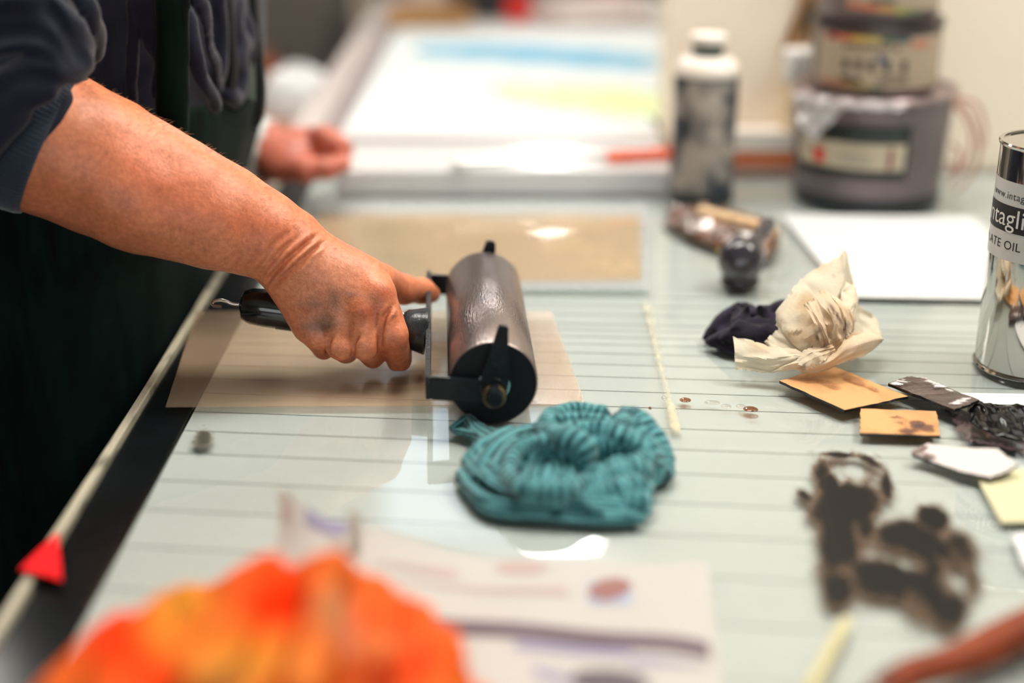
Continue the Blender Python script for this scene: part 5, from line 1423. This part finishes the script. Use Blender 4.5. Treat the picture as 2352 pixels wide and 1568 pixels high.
TR = .0705
def ink_tin(label, loc_, R, H, group='round ink tins'):
    t = thing('ink_tin', label, 'tin', loc_, 0, group)
    lat('tin_body', [(R - .004, 0), (R - .001, .001), (R, .004), (R, H - .010)], M_TIN2, t, 96)
    lat('lid', [(R - .001, H - .0105), (R + .0015, H - .0095), (R + .0020, H - .004), (R + .0005, H - .0005), (R - .003, H), (R - .006, H - .003), (0, H - .003)], M_LID, t, 96)
    return t
M_TIN2 = mat('tin_grey', srgb(120, 108, 108), .32, .4, var=.2, vscale=20); M_LID = mat('tin_lid', srgb(84, 74, 72), .28, .5, var=.3, vscale=24)
t1 = ink_tin('lower round ink tin with a cream printed label standing on the grey pail', (.4090, 1.612, TOP + .1312), TR, .0795)
t2 = ink_tin('upper round ink tin stacked on top of the other tin', (.4070, 1.612, TOP + .1312 + .0799), .0655, .080)
va1 = view_angle(t1)
M_LBL = mat('tin_label', srgb(176, 158, 136), .55, var=.08, vscale=24)
curved('label', TR, va1 - D(58), va1 + D(76), .0080, .0650, M_LBL, t1, 60, .0006, 0, 3)
def band(name, cols, z0, z1, a0, a1, t, R, slope=0.0):
    k = len(cols)
    for i, c_ in enumerate(cols): curved(name, R, a0 + (a1 - a0) * i / k, a0 + (a1 - a0) * (i + 1) / k, z0 + slope * i, z1 + slope * i, mat('print_colour', c_, .55), t, 8, .0010, 0, 1)
band('printed_band', [srgb(150, 50, 50), srgb(204, 110, 70), srgb(200, 160, 60), srgb(190, 170, 90), srgb(60, 90, 60), srgb(50, 76, 84)], .0590, .0648, va1 - D(48), va1 + D(30), t1, TR)
band('printed_band', [srgb(170, 90, 60), srgb(176, 110, 70), srgb(170, 130, 70), srgb(150, 140, 80), srgb(90, 100, 70)], .0105, .0150, va1 - D(50), va1 + D(10), t1, TR, -.0008)
M_PD = mat('print_dark', srgb(26, 34, 28), .55); M_PB = mat('print_blue', srgb(10, 60, 110), .5); M_PG = mat('print_brown', srgb(92, 82, 68), .55)
for a_ in (-25, -13.5, -2.5, 11, 26): curved('printed_mark', TR, va1 + D(a_ - 2.6), va1 + D(a_ + 2.6), .0280, .0395, M_PD, t1, 4, .0010, 0, 1)
curved('printed_mark', TR, va1 + D(3), va1 + D(9), .0370, .0450, M_PB, t1, 6, .0012, -.006, 2)
curved('printed_mark', TR, va1 + D(-30), va1 + D(-10), .0150, .0200, M_PD, t1, 10, .0012, -.002, 1)
for i in range(11):
    curved('printed_mark', TR, va1 + D(-28 + i * 3.9), va1 + D(-25.4 + i * 3.9), .0505 + (.0012 if i % 3 else 0), .0565 - (.0014 if i % 2 else 0), M_PD if i < 3 else M_PG, t1, 3, .0010, 0, 1)
curved('printed_mark', TR, va1 + D(17), va1 + D(20), .0490, .0560, M_MRN, t1, 3, .0010, 0, 1)
for z in (.0530, .0575): curved('printed_line', TR, va1 + D(32), va1 + D(50), z, z + .0024, mat('print_orange', srgb(200, 110, 80), .55), t1, 8, .0010, 0, 1)
for z in (.0150, .0185, .0225): curved('printed_line', TR, va1 + D(4), va1 + D(32), z, z + .0014, M_PG, t1, 12, .0010, 0, 1)
va2 = view_angle(t2)
curved('label', .0655, va2 - D(30), va2 + D(80), .0120, .0650, M_LBL, t2, 60, .0006, 0, 3)
band('printed_band', [srgb(190, 80, 60), srgb(210, 110, 70), srgb(206, 150, 60), srgb(160, 160, 70), srgb(90, 110, 80)], .0140, .0185, va2 - D(28), va2 + D(44), t2, .0655, -.0015)
curved('printed_mark', .0655, va2 + D(-8), va2 + D(16), .0190, .0230, M_PD, t2, 8, .0011, 0, 1)

bx = thing('flat_box', 'flat white box with a red edge behind the ink bottle', 'box', (0, 0, 0))
box('lid', (.200, 1.7165, .930), (.368, 1.7560, .9545), mat('box_white', srgb(240, 232, 222), .5), bx, .001)
box('red_edge', (.201, 1.7170, .9145), (.367, 1.7555, .9298), mat('box_red', srgb(196, 60, 24), .5, col2=srgb(230, 140, 50), vscale=14), bx)
box('base', (.2005, 1.7168, TOP + .0004), (.3675, 1.7557, .9143), mat('box_brown', srgb(176, 140, 128), .6), bx)
pt = thing('white_pot', 'small white pot on the flat box beside the grey pail', 'pot', (.3465, 1.7355, .9550))
lat('pot_body', [(.015, 0), (.0165, .002), (.0168, .058)], mat('pot_cream', srgb(238, 214, 180), .5), pt, 32)
lat('pot_lid', [(.0176, .058), (.0186, .060), (.0186, .096), (.017, .098), (0, .098)], mat('pot_white', srgb(244, 242, 238), .4), pt, 32)
lf2 = thing('brown_paper', 'torn brown paper hanging on the cream wall beside the tins', 'paper', (0, 0, 0))
P_ = np.array([aty(*p) for p in [(1880, -60, 1.757), (1888, 60, 1.752), (1856, 104, 1.750), (1790, 128, 1.752), (1808, 82, 1.748), (1832, 20, 1.752), (1846, -60, 1.757)]])
from_pd('sheet', np.vstack([P_, P_ + [0, .002, 0]]), [list(range(7)), list(range(7, 14))[::-1]] + [(i, (i + 1) % 7, 7 + (i + 1) % 7, 7 + i) for i in range(7)], mat('brown_kraft', srgb(186, 148, 100), .7, col2=srgb(130, 92, 62), vscale=40), lf2)
P_ = np.array([aty(*p) for p in [(1862, -20, 1.745), (1876, 20, 1.742), (1860, 66, 1.742), (1856, 102, 1.744), (1842, 60, 1.742)]])
from_pd('dark_flap', np.vstack([P_, P_ + [0, .0025, 0]]), [list(range(5)), list(range(5, 10))[::-1]] + [(i, (i + 1) % 5, 5 + (i + 1) % 5, 5 + i) for i in range(5)], mat('dark_kraft', srgb(58, 52, 40), .7), lf2)

# ---- clutter lying on the glass in front of the bottle
wr = cloth('brown_wrapper', 'glossy crumpled dark brown wrapper in front of the ink bottle', [
    ([(1540, 486, .003), (1580, 506, .008), (1640, 530, .010), (1700, 552, .010), (1760, 566, .008)], [.006, .012, .013, .012, .008]),
    ([(1530, 510, .002), (1580, 530, .006), (1640, 556, .006), (1690, 574, .004)], [.004, .008, .008, .005]),
    ([(1590, 486, .008), (1660, 500, .012), (1740, 522, .012), (1780, 548, .008)], [.007, .008, .008, .006]),
    ([(1700, 576, .004), (1750, 590, .006), (1776, 560, .006)], [.005, .007, .006])],
    0.0024, mat('brown_film', srgb(82, 58, 40), .14, col2=srgb(160, 104, 74), vscale=34, mix=(.45, .75), bump=1.0, bscale=130, spec=.9, coat=.8), noise=.004, cat='wrapper')
a_, b_ = onz(1604, 484, TOP + .026), onz(1782, 532, TOP + .0225)
o = turned('cream_stick', [(0, 0), (.005, .001), (.0065, .006), (.0065, np.linalg.norm(b_ - a_) - .004), (.004, np.linalg.norm(b_ - a_))], a_, b_, mat('stick_cream', srgb(222, 196, 156), .5, col2=srgb(196, 150, 100), vscale=20), None, 16)
tagset(o, 'thick cream stick lying across the brown wrapper', 'stick')
o = card('yellow_tag', 'small yellow green tag at the front of the brown wrapper', [(1640, 566), (1668, 562), (1690, 590), (1670, 596)], .002, mat('tag_yellow', srgb(214, 208, 60), .5), cat='tag')
dz = onz(1706, 668)
kb = thing('hand_dabber', 'small round black rubber ink dabber with a hole in its end', 'dabber', (dz[0], dz[1] + .020, TOP + .0004))
M_DAB = mat('dabber_rubber', (.030, .026, .034), .22, bump=.2, bscale=80, coat=.5)
cz_ = .0235
turned('dabber_head', [(.0035, -.006), (.0048, -.0185), (.0075, -.0200), (.015, -.0165), (.0205, -.008), (.0225, .002), (.0215, .014), (.016, .024), (.010, .028)], (0, 0, cz_), (-.10, -1.0, cz_ + .42 - .0), M_DAB, kb, 48)
turned('dabber_foot', [(.0165, 0), (.0185, .002), (.0175, .010), (.014, .016)], (0, -.002, 0), (0, -.002, 1), M_DAB, kb, 40)
turned('handle', [(.010, .022), (.008, .030), (.0065, .046), (.008, .060), (.005, .066), (0, .067)], (0, 0, cz_), (.55, .8, cz_ + .38), M_DAB, kb, 32)

# ------------------------------------------------------------------ white board, print table and picture behind
o = box('white_board', (-.204, 1.6215, TOP + .0004), (.186, 1.7520, TOP + .0315), M_WHITE, None, .003, 3)
tagset(o, 'thick white painted board lying across the far end of the table', 'board')
ZB = TOP + .0318
kn2 = thing('spatula', 'long steel spatula with an orange handle on the white board', 'spatula', (0, 0, 0))
a_, m2_, b_ = onz(1046, 374, ZB + .0075), onz(1392, 360, ZB + .0075), onz(1545, 352, ZB + .0075)
L1, L2 = np.linalg.norm(m2_ - a_), np.linalg.norm(b_ - m2_)
turned('blade', [(0, -.004), (.004, -.003), (.0058, .001), (.0058, .005), (.0036, .010), (.0036, L1)], a_, m2_, M_STEEL, kn2, 24)
turned('handle', [(.0048, 0), (.0072, .004), (.0072, .02), (.006, .035), (.0074, L2 - .01), (.004, L2)], m2_, b_, mat('orange_handle', srgb(236, 88, 40), .3, coat=.5), kn2, 24)

ptb = thing('print_table', 'long white print table with grey side rails behind the inking table', 'table', (0, 0, 0))
M_TW = mat('table_white', srgb(226, 226, 224), .4)
v, q = prism([(-.245, 1.765), (.188, 1.765), (.188, 1.906), (.62, 1.906), (.62, 2.72), (-.245, 2.72)], TOP, TOP + .034)
tri_orient(from_pd('table_top', v, q, M_TW, ptb))
box('side_rail', (-.285, 1.765, TOP - .05), (-.2455, 2.72, TOP + .042), mat('rail_grey', srgb(196, 186, 182), .4), ptb, .002)
box('inner_rail', (-.2450, 1.800, TOP + .0342), (-.2180, 2.72, TOP + .040), mat('rail_dark', srgb(150, 138, 136), .4), ptb, .001)
box('front_rail', (-.2450, 1.7655, TOP + .0342), (.188, 1.799, TOP + .0375), mat('rail_front', srgb(210, 204, 202), .4), ptb, .001)
for x in (-.22, .15):
    for y in (1.83, 2.66): box('leg', (x - .025, y - .025, 0), (x + .025, y + .025, TOP - .0005), M_BLACK, ptb, .003)
art = thing('artwork_sheet', 'large white sheet with broad blue and pale green painted strokes', 'artwork', (0, 0, 0))
slab('paper', [(-.2125, 1.830), (.184, 1.830), (.184, 1.912), (.58, 1.912), (.58, 2.665), (-.2125, 2.665)], TOP + .0345, TOP + .0360, mat('art_paper', srgb(216, 224, 224), .6), art)
ZP = TOP + .0362
film('blue_stroke', [(1010, 116, 60, 16, 0, .7), (1100, 118, 90, 18, 0, 1.0), (1220, 124, 110, 20, 2, 1.1), (1340, 132, 110, 20, 3, 1.1), (1440, 140, 60, 18, 3, 1.0), (1500, 144, 30, 14, 3, .6)], ZP, film_mat('blue_wash', srgb(150, 196, 214), srgb(92, 172, 208), .6, (1, 1, 1), 12, .35, 0), None, None, art)
film('green_stroke', [(1200, 212, 70, 24, 3, .55), (1300, 222, 90, 30, 3, .8), (1420, 232, 110, 34, 3, 1.0), (1520, 240, 60, 34, 3, 1.0)], ZP, film_mat('green_wash', srgb(222, 234, 200), srgb(214, 232, 164), .6, (1, 1, 1), 12, .35, 0), None, None, art)

# ------------------------------------------------------------------ things farther back
M_CAB = mat('cabinet_grey', srgb(96, 92, 86), .5, var=.15, vscale=4)
cb_ = thing('metal_cabinet', 'tall dark grey metal cabinet behind the person', 'cabinet', (-.68, 3.05, 0))
box('cabinet_body', (-.32, -.2, 0.02), (.32, .2, 1.45), M_CAB, cb_, .004)
for x in (-.31, .005):
    d = box('door', (x, -.215, .05), (x + .305, -.2005, 1.42), mat('door_grey', srgb(104, 98, 92), .45), cb_, .003)
    box('handle', (x + (.26 if x < -.1 else .03), -.235, .80), (x + (.275 if x < -.1 else .045), -.2155, .92), M_STEEL, d, .002)
box('plinth', (-.31, -.19, 0), (.31, .19, .0195), M_BLACK, cb_)
st2 = thing('side_cupboard', 'low brown cupboard under the white bowl behind the person', 'cupboard', (-.36, 2.30, 0))
M_BRN = mat('brown_board', srgb(150, 112, 96), .6, var=.3, vscale=10, stretch=(1, 1, .2))
box('cupboard_body', (-.075, -.17, .0), (.068, .17, .855), M_BRN, st2, .003)
box('cupboard_top', (-.080, -.18, .8555), (.072, .18, .875), mat('brown_top', srgb(170, 130, 112), .5, var=.2, vscale=12), st2, .003)
d = box('door', (-.070, -.182, .05), (.064, -.1705, .84), mat('door_brown', srgb(128, 92, 80), .55), st2, .002); box('knob', (.045, -.195, .52), (.057, -.1825, .532), M_STEEL, d, .003)
bw = thing('white_bowl', 'white bowl turned upside down on the brown cupboard', 'bowl', (-.337, 2.235, .8754))
pr = [(.060, 0), (.0625, .003), (.060, .022), (.053, .043), (.040, .060), (.022, .068), (0, .070)]
lat('bowl', pr, mat('bowl_white', srgb(226, 228, 228), .3), bw, 48)
lat('foot_ring', [(.020, .0675), (.021, .073), (.018, .073), (.017, .0695)], mat('bowl_foot', srgb(214, 216, 216), .3), bw, 32)
ja = thing('rust_jar', 'small rust brown jar beside the white bowl', 'jar', (-.412, 2.36, .8754))
lat('jar_body', [(.022, 0), (.024, .002), (.024, .060), (.020, .066)], mat('jar_rust', srgb(140, 74, 40), .4), ja, 32)
lat('jar_lid', [(.0205, .066), (.0215, .068), (.0215, .078), (0, .079)], mat('jar_lid', srgb(90, 60, 40), .4), ja, 32)
bn = thing('back_bench', 'pale bench with clutter standing beyond the print table', 'bench', (0, 0, 0))
box('bench_top', (-.30, 2.76, .895), (1.2, 3.26, .922), mat('bench_white', srgb(208, 200, 194), .5), bn, .003)
for x in (-.26, 1.16):
    for y in (2.80, 3.22): box('leg', (x - .025, y - .025, 0), (x + .025, y + .025, .8948), M_BLACK, bn)
ZC = .9224
ty = thing('wooden_tray', 'tan wooden tray at the left of the back bench', 'tray', (-.165, 2.86, ZC))
M_TAN = mat('tan_wood', srgb(206, 160, 104), .5, var=.25, vscale=14, stretch=(.3, 2, 1))
box('tray_base', (-.082, -.07, 0), (.082, .07, .008), M_TAN, ty)
for a, b in (((-.082, -.07), (.082, -.062)), ((-.082, .062), (.082, .07)), ((-.082, -.0618), (-.074, .0618)), ((.074, -.0618), (.082, .0618))): box('tray_side', (a[0], a[1], .0082), (b[0], b[1], .030), M_TAN, ty, .001)
o = cloth_o = None
cr2 = box('paper_stack', (-.205, 2.965, ZC), (-.12, 3.07, ZC + .055), mat('stack_pale', srgb(228, 216, 204), .7), None, .002)
tagset(cr2, 'pale block of paper behind the tan wooden tray', 'paper')
bk = thing('black_tray', 'black plastic tray with upright sides on the back bench', 'tray', (-.03, 3.03, ZC))
M_BKP = mat('black_plastic', (.012, .014, .018), .35)
box('tray_base', (-.10, -.09, 0), (.10, .09, .006), M_BKP, bk)
for a, b in (((-.10, -.09), (.10, -.084)), ((-.10, .084), (.10, .09)), ((-.10, -.0838), (-.094, .0838)), ((.094, -.0838), (.10, .0838))): box('tray_side', (a[0], a[1], .0062), (b[0], b[1], .085), M_BKP, bk, .001)
rb = thing('red_reel', 'bright red reel standing in front of the black tray', 'reel', (.0125, 2.895, ZC))
turned('reel_flange', [(.026, 0), (.027, .001), (.027, .006), (.010, .0065)], (0, -.010, .0272), (0, -1, .0272), mat('reel_red', (.75, .02, .015), .35), rb, 40)
turned('reel_core', [(.018, -.012), (.018, .012)], (0, .002, .0272), (0, 1, .0272), mat('reel_core', srgb(150, 30, 24), .5), rb, 32)
turned('reel_flange', [(.026, 0), (.027, .001), (.027, .006), (.010, .0065)], (0, .014, .0272), (0, 1, .0272), bpy.data.materials['reel_red'], rb, 40)
for i, (x, y, rx, L_, c_) in enumerate(((.095, 2.86, .022, .11, srgb(216, 196, 192)), (.20, 2.90, .026, .13, srgb(222, 204, 198)), (.16, 2.83, .016, .14, srgb(232, 222, 216)), (.275, 2.85, .022, .05, srgb(238, 234, 230)))):
    v, q = lathe([(rx * .35, 0), (rx * .9, .0), (rx, .002), (rx, L_ - .002), (rx * .9, L_), (rx * .35, L_)], 32)
    o = from_pd('paper_roll', xf(v, axis_mat((x - L_ / 2, y, ZC + rx), (x + L_, y + .01, ZC + rx))), q, mat('roll_paper', c_, .7), None, True, None, 35); tri_orient(o)
    tagset(o, ['pinkish paper roll at the left of the paper rolls', 'thick pale pink paper roll behind the others', 'thin off white paper roll at the front', 'short white paper roll near the cream wall'][i], 'paper roll', 'paper rolls on the back bench')
o = box('rust_block', (.15, 2.975, ZC), (.23, 3.08, ZC + .085), mat('rust_block', srgb(160, 104, 86), .6, var=.3, vscale=20), None, .003)
tagset(o, 'rusty brown block behind the paper rolls', 'block')
o = box('dark_case', (.245, 2.97, ZC), (.31, 3.09, ZC + .07), mat('dark_case', srgb(60, 54, 60), .4), None, .004)
tagset(o, 'dark case at the right end of the back bench clutter', 'case')
